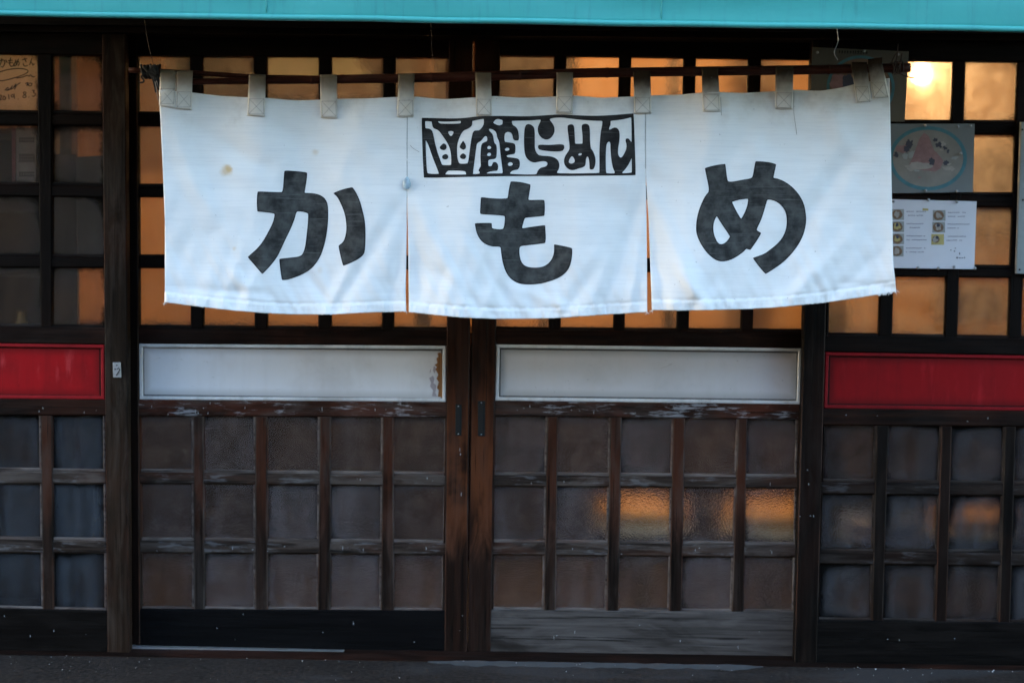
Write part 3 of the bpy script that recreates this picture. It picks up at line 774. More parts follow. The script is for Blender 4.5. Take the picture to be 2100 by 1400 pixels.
flecks(dA, YI + 0.0020, [(300, 900, 1258, 1330), (300, 900, 826, 850), (300, 900, 828, 848)], 22, 4, 'fleck')
flecks(dA, YI + 0.0077, [(300, 900, 978, 990), (300, 900, 1118, 1130)], 14, 5, 'fleck')
flecks(dB, YI + 0.0050, [(1030, 1610, 1262, 1335), (1030, 1610, 832, 852)], 14, 6, 'fleck')
flecks(dB, YI + 0.0107, [(1030, 1610, 984, 996), (1030, 1610, 1122, 1136)], 9, 7, 'fleck')
flecks(dC, YO + 0.0020, [(1700, 2090, 1285, 1355), (1700, 2090, 846, 866)], 7, 8, 'fleck')
flecks(dC, YO - 0.0004, [(1640, 1670, 880, 1300)], 5, 9, 'fleck')
flecks(dD, YO + 0.0020, [(0, 205, 824, 846), (0, 205, 1262, 1325)], 8, 10, 'fleck')

# ------------------------------------------------------------------ noren curtain
def lerp_curve(pts, x):
    if x <= pts[0][0]: return pts[0][1]
    for (a, b), (c, d) in zip(pts, pts[1:]):
        if x <= c:
            t = (x - a) / (c - a)
            return b + (d - b) * t
    return pts[-1][1]
def smooth_curve(pts, x):
    return (lerp_curve(pts, x - 12) + lerp_curve(pts, x - 6) + 2 * lerp_curve(pts, x) + lerp_curve(pts, x + 6) + lerp_curve(pts, x + 12)) / 6

TABX = [345, 378, 526, 674, 832, 991, 1158, 1317, 1457, 1608, 1768, 1803]
FOLDS = [  # crease lines x0,y0,x1,y1,width,depth
    (835, 395, 700, 610, 16, 0.0050), (838, 395, 940, 600, 18, -0.0045), (835, 430, 800, 640, 14, 0.0040), (842, 430, 870, 640, 14, 0.0035),
    (1323, 380, 1240, 620, 16, 0.0050), (1327, 380, 1430, 610, 18, -0.0050), (1335, 440, 1365, 640, 12, 0.0040), (1315, 470, 1290, 640, 12, -0.0035),
    (1800, 230, 1640, 470, 22, 0.0060), (1760, 470, 1610, 620, 18, -0.0050), (1800, 520, 1690, 620, 14, 0.0040), (1640, 440, 1560, 630, 22, 0.0030),
    (345, 240, 420, 420, 22, -0.0045), (360, 240, 520, 330, 20, 0.0035), (400, 480, 480, 620, 16, 0.0018), (430, 520, 560, 640, 14, -0.0020), (345, 590, 520, 600, 10, 0.0025),
    (900, 560, 1000, 640, 14, 0.0035), (1060, 590, 1180, 640, 12, -0.0030), (1000, 560, 1060, 645, 12, 0.0030), (1240, 520, 1160, 640, 16, 0.0035),
    (620, 560, 700, 640, 14, 0.0030), (740, 520, 670, 640, 14, -0.0035), (1480, 560, 1420, 635, 12, 0.0030), (1380, 540, 1450, 630, 12, -0.0030),
    (1720, 580, 1830, 590, 9, 0.0025), (560, 230, 620, 330, 22, 0.0022), (740, 240, 700, 360, 22, -0.0022), (1540, 230, 1500, 330, 24, 0.0025), (1680, 200, 1740, 300, 22, -0.0030)]
def fold(x, y):
    d = 0.0
    d += 0.0060 * sin(x * 0.0115 + 0.6) * (0.35 + 0.65 * min(1, max(0, (y - 220) / 400)))
    d += 0.0035 * sin(x * 0.027 + y * 0.004 + 1.7)
    d += 0.0035 * mnoise.noise(Vector((x * 0.008, y * 0.006, 1.0))) * 1.5
    d += 0.0012 * mnoise.noise(Vector((x * 0.03, y * 0.02, 5.0)))
    if y < 330:
        for tx in TABX:
            k = (x - tx)
            if abs(k) < 90: d -= 0.0035 * exp(-(k / 26.0) ** 2) * exp(-max(0, y - 200) / 55.0)
    for x0, y0, x1, y1, w, a in FOLDS:
        L2 = (x1 - x0) ** 2 + (y1 - y0) ** 2
        t = ((x - x0) * (x1 - x0) + (y - y0) * (y1 - y0)) / L2
        if -0.3 < t < 1.3:
            dist = abs((x - x0) * (y1 - y0) - (y - y0) * (x1 - x0)) / sqrt(L2)
            if dist < 3.2 * w:
                d += a * exp(-(dist / w) ** 2) * max(0, 1 - (2 * abs(t - 0.5)) ** 4 / 6.5) * (0.2 + 0.8 * min(1, max(0, t + 0.2)))
    lw = min(1.0, max(0.0, (y - 400) / 200.0))
    if lw > 0:
        d += 0.0026 * lw * mnoise.noise(Vector((x * 0.030 + y * 0.012, y * 0.004, 11.0)))
        d += 0.0016 * lw * mnoise.noise(Vector((x * 0.055 - y * 0.030, y * 0.006, 17.0)))
    d += 0.0013 * mnoise.noise(Vector((x * 0.012 - y * 0.018, y * 0.012 + x * 0.004, 23.0)))
    # the cloth flares gently towards the hem
    d -= 0.007 * max(0, (y - 250) / 400) ** 2
    return 2.1 * d
BOT = [[(337, 620), (400, 628), (470, 636), (540, 642), (600, 645), (680, 645), (760, 641), (834, 639)],
       [(838, 640), (900, 647), (960, 652), (1020, 654), (1080, 654), (1150, 652), (1230, 646), (1327, 640)],
       [(1336, 636), (1400, 637), (1460, 636), (1530, 634), (1600, 630), (1680, 622), (1760, 611), (1838, 598)]]
TOP = [(326, 185), (395, 190), (450, 197), (510, 200), (545, 201), (600, 206), (656, 205), (692, 203), (760, 202), (817, 199), (850, 198), (910, 204), (975, 200), (1008, 197), (1070, 201),
       (1141, 198), (1175, 196), (1235, 201), (1300, 198), (1336, 196), (1400, 194), (1440, 190), (1475, 189), (1530, 191), (1590, 187), (1627, 184), (1680, 187), (1720, 181), (1752, 173), (1790, 166), (1826, 160)]
EDGE = [([(185, 326), (230, 328), (330, 333), (450, 338), (600, 338), (625, 337)], [(185, 834.7), (380, 834.7), (480, 834), (600, 832), (645, 833)]),
        ([(185, 834.7), (380, 834.7), (480, 836.5), (640, 838.5)], [(185, 1324), (355, 1324), (440, 1326), (560, 1327), (650, 1327.5)]),
        ([(185, 1324), (355, 1324), (450, 1330), (560, 1334), (640, 1337)], [(150, 1824), (200, 1825), (300, 1827), (400, 1829), (540, 1832), (575, 1836), (600, 1838)])]
noren = thing('noren_curtain', 'white cotton shop curtain with large black hiragana, hung from the bamboo pole', 'shop curtain', loc=pix(1080, 640, YN))
NU, NV = 170, 150
for i in range(3):
    V, UV, F = [], [], []
    L, Rr = EDGE[i]
    xa, xb = L[0][1], Rr[0][1]
    for r in range(NV + 1):
        v = r / NV
        v = v if v < 0.93 else 0.93 + (v - 0.93)
        for cidx in range(NU + 1):
            u = cidx / NU
            xg = xa + (xb - xa) * u
            yt = smooth_curve(TOP, xg)
            yb = smooth_curve(BOT[i], BOT[i][0][0] + (BOT[i][-1][0] - BOT[i][0][0]) * u)
            y = yt + (yb - yt) * v
            x = lerp_curve(L, y) * (1 - u) + lerp_curve(Rr, y) * u
            # frayed hem
            if r == NV: y += 1.2 * mnoise.noise(Vector((x * 0.35, 0, i))) + 0.6 * mnoise.noise(Vector((x * 1.3, 3, i)))
            Yd = YN + fold(x, y)
            hem = (yb - y)
            if hem < 22:
                Yd -= 0.0012 * min(1, (22 - hem) / 4)
                Yd += 0.0030 * mnoise.noise(Vector((x * 0.13, hem * 0.04, 2.0 + i)))
            if abs(hem - 22) < 4: Yd += 0.0026 * (1 - abs(hem - 22) / 4)
            if i == 2 and x > 1800 and r == NV: y += random.uniform(-3, 5)
            V.append(pix(x, y, Yd)); UV.append((u, 1 - (y - 160) / 490.0))
    for r in range(NV):
        for cidx in range(NU):
            a = r * (NU + 1) + cidx
            F.append((a, a + 1, a + NU + 2, a + NU + 1))
    o = mesh('cloth_panel', V, F, M['cloth'], noren, smooth=True, uvs=UV)
    sm = o.modifiers.new('thickness', 'SOLIDIFY'); sm.thickness = 0.0010; sm.offset = 0.0
# seams between the panels
for sx, ya, yb in ((835, 204, 376), (1323.5, 202, 352)):
    tube('seam', [pix(sx, y, YN + fold(sx, y) - 0.0004) for y in range(ya, yb, 6)], 0.0006, M['thread'], noren, 5)
# frayed threads at the corners
thr = []
random.seed(5)
for k in range(26):
    x = 1838 - random.uniform(0, 34); y = 597 + (1838 - x) * 0.16 - random.uniform(-1, 3)
    a = random.uniform(0.2, 2.2) if x < 1832 else random.uniform(-0.6, 1.6); l = random.uniform(3, 9)
    thr.append(([pix(x, y, YN + fold(x, y)), pix(x + l * 0.5 * cos(a), y + l * 0.5 * sin(a), YN + fold(x, y) - 0.001), pix(x + l * cos(a + 0.4), y + l * sin(a + 0.4), YN + fold(x, y))], 0.0006))
for x, y in ((337, 621), (1327, 640), (834, 638), (1337, 636)):
    for k in range(5):
        a = random.uniform(0.3, 3.0); l = random.uniform(3, 7)
        thr.append(([pix(x, y, YN + fold(x, y)), pix(x + l * cos(a), y + l * sin(a), YN + fold(x, y) - 0.001)], 0.0005))
M['fray'] = plain('loose_cotton_thread', (0.70, 0.70, 0.70), 0.9)
tag(tubes('frayed_thread', thr, M['fray'], noren, 4), kind='stuff')
for q in (((1628, 188), (1628, 230), (1632, 260), (1634, 276)), ((841, 298), (848, 305), (860, 312)), ((1478, 200), (1479, 225), (1480, 237))):
    tube('loose_thread', spline([pix(x, y, YN + fold(x, y) - 0.004) for x, y in q], 4), 0.0005, M['thread'], noren, 4)

# tabs looped over the pole
def pole_y(x): return lerp_curve([(300, 170), (365, 168), (640, 164), (860, 160), (1000, 156), (1200, 150), (1400, 147), (1665, 143.5), (1866, 139)], x)
def pole_r(x): return lerp_curve([(300, 5.5), (500, 7), (700, 9), (1000, 9.8), (1400, 9.5), (1866, 9.5)], x)
POLE_DX = {}
TABS = [((328, 143), (361, 144), (359, 222), (326, 216)), ((362.5, 145), (395, 145), (393, 225.5), (360.5, 222.5)), ((510, 152), (545, 154), (543, 239), (507, 237)), ((656, 154), (691, 153), (692, 243), (658, 242)),
        ((817, 152), (850, 151), (848, 240), (814, 240)), ((975, 148), (1007, 148), (1009, 237), (977, 238)), ((1141, 146), (1175, 146), (1174, 234), (1141, 233)), ((1299, 143), (1334, 143), (1336, 233), (1301, 234)),
        ((1439, 138), (1473, 138), (1478, 229), (1441, 229)), ((1590, 135), (1627, 135), (1625, 224), (1590, 224)), ((1746, 128), (1778, 128), (1787, 206), (1757, 212)), ((1780, 122), (1809, 118), (1824, 198), (1790, 203))]
TNU = 9
for (a, b, c_, d_) in TABS:
    V, UV, F = [], [], []
    path = []
    for k in range(15): path.append(('f', k / 14.0))       # front, bottom to near top
    for k in range(1, 10): path.append(('o', k / 10.0))    # over the pole
    for k in range(8): path.append(('b', k / 7.0))         # back, down
    for kind, s in path:
        for j in range(TNU):
            u = j / (TNU - 1)
            bx, by = d_[0] + (c_[0] - d_[0]) * u, d_[1] + (c_[1] - d_[1]) * u
            tx, ty = a[0] + (b[0] - a[0]) * u, a[1] + (b[1] - a[1]) * u
            rw = 11.0
            if kind == 'f':
                x = bx + (tx - bx) * s; y = by + (ty + rw - by) * s
                Yc = YN + fold(bx, max(by, 200)) - 0.0035
                yy = (Yc * (1 - s) + (YN - 0.016) * s) - 0.0015 * sin(pi * u) - 0.0015 * mnoise.noise(Vector((x * 0.08, y * 0.06, 0)))
                if y < 260 and y > 190: yy = min(yy, YN + fold(x, max(y, 196)) - 0.0032)
            elif kind == 'o':
                x = tx; y = ty + rw - rw * sin(pi * s); yy = YN - 0.016 * cos(pi * s)
            else:
                x = tx + (bx - tx) * s; y = ty + rw + (by - 6 - ty - rw) * s; yy = YN + 0.016 * (1 - s) + 0.008 * s
            V.append(pix(x, y, yy)); UV.append((u, min(1.0, 1.0 - (y - ty) / (by - ty))))
    n = TNU
    for r in range(len(path) - 1):
        for j in range(n - 1):
            q = r * n + j
            F.append((q, q + 1, q + n + 1, q + n))
    o = mesh('hanging_tab', V, F, M['tab'] if a[0] > 1200 else M['tab_l'], noren, smooth=True, uvs=UV)
    sm = o.modifiers.new('thickness', 'SOLIDIFY'); sm.thickness = 0.0012; sm.offset = 0.0
    # stitched square with a cross
    def tp(u, y):
        s = (y - d_[1]) / (a[1] + 11 - d_[1])
        bx = d_[0] + (c_[0] - d_[0]) * u; tx = a[0] + (b[0] - a[0]) * u
        x = bx + (tx - bx) * s
        by = d_[1] + (c_[1] - d_[1]) * u
        Yc = YN + fold(bx, max(by, 200)) - 0.0035
        yy = (Yc * (1 - s) + (YN - 0.016) * s) - 0.0015 * sin(pi * u)
        if 190 < y < 260: yy = min(yy, YN + fold(x, max(y, 196)) - 0.0032)
        return pix(x, y, yy - 0.0014)
    yb0 = d_[1] - 3; yt0 = d_[1] - 34
    ln = lambda p, q: [tp(p[0] + (q[0] - p[0]) * k / 6, p[1] + (q[1] - p[1]) * k / 6) for k in range(7)]
    cs = [(0.08, yb0), (0.92, yb0), (0.92, yt0), (0.08, yt0)]
    lst = [(ln(cs[k], cs[(k + 1) % 4]), 0.00035) for k in range(4)] + [(ln(cs[0], cs[2]), 0.00035), (ln(cs[1], cs[3]), 0.00035)]
    tubes('stitching', lst, M['thread'], o, 4)

# lettering dyed into the cloth
def rounded(poly, it=2):
    for _ in range(it):
        out = []
        n = len(poly)
        for i in range(n):
            p, q, r = Vector(poly[i - 1]), Vector(poly[i]), Vector(poly[(i + 1) % n])
            a, b = (q - p), (r - q)
            if a.length < 1e-6 or b.length < 1e-6: continue
            ang = a.angle(b)
            if ang < radians(62):
                out += [tuple(q - a * 0.25), tuple(q + b * 0.25)]
            else:
                out += [tuple(q - a.normalized() * min(1.2, a.length * 0.2)), tuple(q + b.normalized() * min(1.2, b.length * 0.2))]
        poly = out
    return poly
def inside(p, polys):
    k = False
    x, y = p
    for poly in polys:
        n = len(poly)
        j = n - 1
        for i in range(n):
            xi, yi = poly[i]; xj, yj = poly[j]
            if (yi > y) != (yj > y) and x < (xj - xi) * (y - yi) / (yj - yi) + xi: k = not k
            j = i
    return k
def lettering(name, polys, step, label, off_=0.0012, rim=2.2, ink='ink'):
    polys = [rounded(p) for p in polys]
    pts, edges = [], []
    for p in polys:
        k = len(pts); n = len(p)
        pts += [Vector(q) for q in p]
        edges += [(k + i, k + (i + 1) % n) for i in range(n)]
    nb = len(pts)
    xs = [p[0] for p in pts]; ys = [p[1] for p in pts]
    B = [(pts[a], pts[b]) for a, b in edges]
    def dist(q):
        m = 1e9
        for a, b in B:
            if abs(a.x - q.x) > 40 and abs(b.x - q.x) > 40: continue
            d = b - a; t = max(0, min(1, (q - a).dot(d) / max(d.length_squared, 1e-9)))
            m = min(m, (a + d * t - q).length_squared)
        return sqrt(m)
    x = min(xs)
    while x < max(xs):
        y = min(ys)
        while y < max(ys):
            q = Vector((x + random.uniform(-.3, .3), y + random.uniform(-.3, .3)))
            if inside(q, polys) and dist(q) > rim * 0.9: pts.append(q)
            y += step
        x += step
    vo, eo, fo, ov, oe, of = geometry.delaunay_2d_cdt(pts, edges, [], 0, 1e-4)
    F = []
    for f in fo:
        c = (vo[f[0]] + vo[f[1]] + vo[f[2]]) / 3
        if inside(c, polys): F.append(tuple(f))
    V = [pix(v.x, v.y, YN + fold(v.x, v.y) - off_) for v in vo]
    me = bpy.data.meshes.new(name)
    me.from_pydata([tuple(v) for v in V], [], F)
    at = me.attributes.new('rim', 'FLOAT', 'POINT')
    for i, v in enumerate(vo):
        isb = any(k < nb for k in ov[i])
        at.data[i].value = 1.0 if isb else max(0.0, 0.35 - 0.1 * (dist(v) / rim - 1))
    o = link(name, me, M[ink], noren, True)
    bm = bmesh.new(); bm.from_mesh(me)
    bmesh.ops.recalc_face_normals(bm, faces=bm.faces)
    if bm.faces and sum(f.normal.y for f in bm.faces) > 0:
        bmesh.ops.reverse_faces(bm, faces=bm.faces)
    bm.to_mesh(me); bm.free()
    tag(o, label)
    return o
def conv(lst, ox, oy, s): return [(ox + x / s, oy + y / s) for x, y in lst]

ka1 = [(465,155),(480,150),(520,150),(690,165),(702,180),(690,280),(672,378),(740,380),(810,390),(870,420),(905,470),(915,540),(915,650),(905,770),(880,900),(845,1010),(800,1090),(740,1160),(650,1215),(560,1250),(490,1270),(445,1272),(438,1260),(425,1160),(412,1055),(440,1050),(540,1040),(620,1030),(655,1005),(680,930),(695,800),(708,680),(710,590),(680,578),(640,570),(600,568),(588,580),(570,650),(530,750),(480,850),(420,980),(390,1040),(320,1130),(240,1212),(170,1130),(88,1035),(180,955),(240,885),(300,780),(350,680),(368,600),(355,588),(280,578),(188,570),(182,470),(188,370),(200,363),(300,367),(440,372),(452,340),(458,250)]
ka2 = [(968,380),(1050,345),(1155,320),(1170,325),(1210,390),(1245,470),(1265,550),(1290,650),(1298,760),(1298,880),(1292,970),(1280,1010),(1230,1055),(1150,1095),(1075,1125),(1065,1118),(1040,1020),(1020,925),(1028,912),(1060,890),(1085,850),(1103,760),(1100,680),(1085,590),(1050,500),(1010,420),(975,390)]
mo = [(545,123),(640,128),(710,142),(773,160),(768,210),(748,330),(760,338),(840,336),(925,335),(935,350),(938,440),(933,520),(840,530),(720,540),(705,550),(690,600),(675,655),(690,662),(760,648),(930,625),(942,630),(945,700),(950,780),(942,832),(880,840),(760,855),(660,865),(645,890),(645,960),(660,1030),(690,1080),(740,1105),(810,1115),(900,1108),(960,1080),(1010,1030),(1040,960),(1045,900),(1042,845),(1100,855),(1200,875),(1250,890),(1252,960),(1240,1050),(1210,1130),(1160,1190),(1080,1240),(980,1275),(880,1300),(760,1308),(640,1300),(560,1255),(510,1200),(475,1130),(450,1040),(435,940),(430,880),(400,872),(330,872),(250,845),(190,790),(150,710),(132,605),(200,600),(328,600),(330,660),(380,672),(440,675),(465,662),(475,600),(480,530),(465,518),(380,510),(205,502),(192,490),(198,400),(202,310),(215,305),(300,315),(400,322),(500,320),(512,310),(525,210)]
me1 = [(183,180),(290,150),(402,135),(410,200),(425,315),(440,325),(490,324),(580,305),(680,290),(695,260),(710,170),(722,108),(800,110),(890,122),(943,140),(935,180),(912,285),(960,292),(1040,325),(1120,385),(1190,465),(1240,560),(1258,660),(1263,740),(1250,830),(1220,920),(1170,1010),(1100,1100),(1020,1180),(930,1245),(830,1307),(770,1240),(692,1135),(750,1115),(820,1090),(880,1045),(950,990),(1010,920),(1045,840),(1058,760),(1052,670),(1020,600),(960,545),(900,520),(850,515),(835,560),(810,650),(780,740),(735,830),(740,845),(785,870),(740,950),(668,1052),(625,1038),(590,1075),(520,1125),(450,1160),(380,1175),(310,1165),(240,1115),(180,1050),(120,950),(90,860),(92,760),(110,660),(145,560),(190,470),(232,428),(215,330),(195,240)]
me2 = [(472,540),(560,515),(645,506),(640,560),(615,640),(570,722),(520,640)]
me3 = [(310,690),(350,755),(453,908),(410,970),(360,993),(320,975),(285,900),(272,830),(280,750)]
lettering('hiragana_character', [conv(ka1, 490, 320, 5.0), conv(ka2, 490, 320, 5.0)], 5.0, 'large black hiragana ka on the left curtain panel')
lettering('hiragana_character', [conv(mo, 950, 350, 5.6)], 5.0, 'large black hiragana mo on the middle curtain panel')
lettering('hiragana_character', [conv(q, 1410, 310, 5.185) for q in (me1, me2, me3)], 5.0, 'large black hiragana me on the right curtain panel')
seal = [
 [(104,133),(240,137),(380,140),(480,135),(580,122),(740,117),(860,118),(1000,122),(1180,112),(1290,104),(1420,112),(1600,118),(1760,110),(1930,95),(1938,300),(1948,628),(1800,630),(1600,632),(1300,634),(1000,635),(700,638),(400,645),(122,650),(110,400)],
 [(133,162),(190,165),(195,200),(205,225),(250,240),(285,290),(320,340),(345,390),(358,450),(358,538),(350,541),(290,541),(278,535),(262,490),(240,430),(218,350),(205,280),(195,245),(175,228),(150,225),(135,222)],
 [(258,385),(290,352),(315,362),(320,395),(300,415),(265,405)], [(277,465),(305,443),(330,452),(335,478),(315,495),(285,488)],
 [(243,163),(300,168),(380,165),(440,160),(443,175),(430,185),(280,185),(255,180)],
 [(330,255),(350,246),(378,252),(378,270),(358,293),(340,280)],
 [(540,160),(640,142),(640,195),(605,240),(590,243),(560,243),(545,258),(535,300),(525,360),(515,440),(503,520),(495,527),(435,530),(420,515),(410,470),(407,400),(412,350),(430,300),(460,245),(500,230),(530,210),(540,190)],
 [(430,380),(460,328),(485,365),(485,395),(465,412),(435,395)], [(432,460),(460,437),(487,455),(485,480),(465,493),(435,480)],
 [(138,325),(160,360),(200,480),(253,610),(248,618),(160,615),(150,600),(142,480)],
 [(305,622),(325,592),(345,587),(470,590),(483,600),(488,622)],
 [(545,618),(560,500),(575,380),(582,350),(615,335),(640,300),(655,290),(670,300),(668,335),(640,345),(618,360),(612,420),(610,480),(615,550),(600,568),(593,590),(605,600),(602,615)],
 [(718,178),(740,148),(765,142),(803,155),(800,190),(768,202)],
 [(680,235),(695,226),(735,245),(750,270),(752,300),(775,345),(780,420),(790,500),(803,600),(798,612),(660,612),(680,600),(715,592),(755,590),(763,570),(762,535),(745,515),(720,515),(712,535),(705,550),(680,550),(677,520),(678,500),(690,492),(735,490),(750,470),(752,400),(748,365),(728,350),(722,300),(715,275),(700,260)],
 [(667,390),(680,374),(700,380),(703,395),(690,404),(672,402)], [(667,448),(680,433),(700,438),(702,455),(688,463),(670,460)],
 [(880,160),(1050,157),(1115,150),(1130,152),(1125,170),(1105,210),(1103,250),(1120,290),(1150,315),(1180,323),(1215,312),(1245,270),(1250,230),(1238,190),(1205,150),(1215,138),(1300,130),(1380,140),(1480,152),(1600,160),(1660,160),(1660,190),(1645,260),(1635,400),(1635,500),(1635,608),(1500,612),(1280,612),(1268,602),(1285,575),(1292,540),(1280,500),(1250,475),(1200,462),(1120,460),(1095,440),(1078,400),(1078,330),(1078,230),(1060,200),(1025,185),(1000,195),(988,240),(985,330),(988,420),(1000,470),(1030,505),(1070,520),(1100,515),(1150,505),(1185,515),(1190,535),(1170,555),(1130,562),(1105,585),(1092,620),(1000,622),(900,618),(865,615),(870,600),(895,585),(935,580),(950,550),(950,505),(935,485),(900,478),(840,472),(835,458),(860,452),(905,445),(912,420),(912,370),(900,352),(850,345),(820,340),(815,300),(822,265),(845,254),(875,260),(888,285),(890,315),(905,330),(938,330),(943,300),(935,240),(915,210),(885,195)],
 [(1105,375),(1120,364),(1200,368),(1300,360),(1330,368),(1333,400),(1310,425),(1200,422),(1120,410),(1107,395)],
 [(1357,205),(1375,192),(1400,188),(1418,205),(1422,280),(1425,357),(1490,357),(1490,280),(1480,210),(1490,188),(1520,184),(1545,195),(1553,230),(1555,390),(1580,420),(1600,470),(1603,520),(1590,570),(1570,582),(1550,575),(1550,540),(1545,490),(1535,465),(1522,475),(1518,500),(1515,545),(1490,562),(1460,568),(1420,583),(1390,585),(1360,570),(1335,540),(1328,500),(1340,460),(1370,420),(1380,390),(1370,300)],
 [(1370,505),(1385,475),(1400,462),(1415,480),(1425,505),(1415,522),(1390,530),(1372,520)], [(1450,450),(1465,437),(1485,442),(1480,455),(1460,460)],
 [(820,405),(835,390),(858,395),(860,410),(840,420),(823,415)], [(845,532),(860,515),(885,520),(890,535),(875,548),(852,547)],
 [(1690,400),(1700,350),(1718,338),(1730,350),(1730,400),(1738,500),(1752,570),(1768,600),(1765,612),(1700,612),(1690,600)],
 [(1730,160),(1830,150),(1910,130),(1912,250),(1912,345),(1900,330),(1885,310),(1865,312),(1858,330),(1870,360),(1868,400),(1850,440),(1828,475),(1812,475),(1795,450),(1795,400),(1808,330),(1810,260),(1795,225),(1765,215),(1735,230),(1720,238),(1718,220),(1732,195)],
 [(1913,480),(1915,605),(1840,612),(1830,605),(1860,575),(1890,530)]]
lettering('seal_lettering', [conv(q, 840, 210, 4.2) for q in seal], 4.0, 'black framed block of stylised seal characters above the hiragana', rim=1.0, ink='ink_s')
# little plastic fastener closing the top of the left slit
bm = bmesh.new(); bmesh.ops.create_icosphere(bm, subdivisions=2, radius=1.0)
cen = pix(834.5, 375.5, YN + fold(835, 376) - 0.006)
for v in bm.verts:
    f_ = 1 + 0.22 * mnoise.noise(v.co * 2.3)
    v.co = Vector((v.co.x * 0.0105 * f_ * (1 - 0.25 * v.co.z), v.co.y * 0.0060 * f_, v.co.z * 0.0175 * f_)) + cen
me = bpy.data.meshes.new('slit_fastener'); bm.to_mesh(me); bm.free()
tag(link('slit_fastener', me, M['knot'], noren), 'pale blue knotted plastic closing the slit')

# ------------------------------------------------------------------ poles, ties, wires
def bamboo(name, label, xs, yf, rf, Y, nodes):
    pts, rad = [], []
    k = FPX / (Y - CAM_Y)
    for x in xs:
        pts.append(pix(x, yf(x), Y)); r = rf(x) / k
        m = min(abs(x - nd) for nd in nodes)
        if m < 4: r *= 1.0 + 0.13 * (1 - m / 4)
        rad.append(r)
    o = tube(name, pts, rad, M['bamboo'], None, 14)
    return tag(o, label, 'pole')
import itertools
nodes = [470, 640, 702, 885, 1067, 1245, 1420, 1560, 1700, 1846]
xs = sorted(set([365] + list(range(370, 1866, 20)) + [n + d for n in nodes for d in (-4, -2, 0, 2, 4)] + [1866]))
bamboo('bamboo_pole', 'thick dark red bamboo pole through the curtain tabs', xs, pole_y, pole_r, YN + 0.001, nodes)
nodes2 = [330, 420, 600, 760]
xs2 = sorted(set(list(range(265, 830, 15)) + [n + d for n in nodes2 for d in (-4, 0, 4)]))
bamboo('bamboo_stick', 'thin dark bamboo stick lashed above the pole at its left end', xs2, lambda x: lerp_curve([(265, 144), (400, 150), (520, 158), (830, 163)], x), lambda x: lerp_curve([(265, 5), (520, 5), (830, 4)], x), YN + 0.012, nodes2)

def loop_pts(x, yc, r, turns, tilt=0.3, ph=0):
    k = FPX / (YN - CAM_Y)
    out = []
    c = pix(x, yc, YN + 0.003)
    for i in range(int(turns * 14) + 1):
        a = 2 * pi * i / 14 + ph
        out.append(c + Vector(((i / (turns * 14) - 0.5) * tilt * r / k * 2, cos(a) * (r + 1) / k, sin(a) * (r + 1.5) / k)))
    return out
tie = thing('tie_cord', 'knotted black cord with hanging tails at the left end of the pole', 'cord', loc=pix(315, 150, YN))
tubes('wrapping', [(loop_pts(304, 146, 9, 3, 1.0), 0.0036), (loop_pts(315, 148, 11, 3.5, 1.1, 1.0), 0.004), (loop_pts(310, 147, 12, 2, 1.6, 2.0), 0.0034)], M['cord'], tie)
tubes('knot', [(spline([pix(x, y, YN - 0.014) for x, y in q], 5), 0.0046) for q in (((295, 137), (300, 143), (307, 147), (314, 143), (318, 136), (313, 137), (310, 145), (318, 150)), ((302, 150), (312, 141), (320, 147), (316, 154), (306, 152)))], M['cord'], tie)
tubes('tail', [(spline([pix(x, y, YN - 0.012) for x, y in q], 5), r) for q, r in ((((303, 150), (294, 154), (290, 158), (295, 165), (293, 169), (285, 170)), 0.0026), (((312, 152), (316, 160), (322, 172), (326, 184), (329, 192), (328, 204)), 0.004), (((317, 152), (321, 162), (327, 176), (330, 188), (329, 200)), 0.0036), (((309, 152), (313, 162), (317, 176), (320, 190)), 0.0026), (((322, 150), (325, 162), (328, 176)), 0.002))], M['cord'], tie)
tubes('string', [(spline([pix(x, y, YN - 0.016) for x, y in ((318, 168), (321, 184), (323, 200), (329, 212))], 6), 0.0011), (spline([pix(x, y, YN - 0.015) for x, y in ((321, 166), (325, 182), (327, 196), (330, 206))], 6), 0.0009)], M['string'], tie)
tie2 = thing('wire_tie', 'twisted dark wire lashing the right end of the bamboo pole', 'wire', loc=pix(1838, 140, YN))
tubes('wrapping', [(loop_pts(1836, 139, 11, 3, 0.9), 0.0016), (loop_pts(1843, 139, 11, 2.5, 0.7, 1), 0.0016)], M['rustwire'], tie2)
tubes('tail', [(spline([pix(x, y, YN - 0.014) for x, y in q], 5), 0.0016) for q in (((1836, 152), (1846, 152), (1856, 156), (1866, 159), (1876, 160)), ((1832, 150), (1836, 132), (1840, 112), (1842, 90)), ((1841, 150), (1846, 128), (1850, 110)), ((1828, 130), (1833, 118), (1838, 110)), ((1834, 154), (1840, 140), (1847, 127)))], M['rustwire'], tie2)
za = zl + 0.03
def wirething(label, pts, r, mat, Y=YN):
    o = tube('hanging_wire', spline([pix(x, y, Y) for x, y in pts], 6), r, mat, None, 6)
    return tag(o, label, 'wire')
wirething('thin wire running up from the black cord at the left end', [(293, 20), (299, 60), (304, 90), (311, 118), (316, 138)], 0.0008, M['rustwire'])
wirething('fine dangling wire looped on the pole, just left of the centre gap', [(884, 20), (885, 80), (887, 112), (895, 130), (897, 148), (890, 158), (900, 168), (914, 176)], 0.0007, M['rustwire'])
wirething('bright curled wire hook hanging above the right half of the curtain', [(1715, 30), (1717, 62), (1719, 82), (1715, 96), (1711, 105), (1712, 113), (1718, 123)], 0.0010, M['wire'])

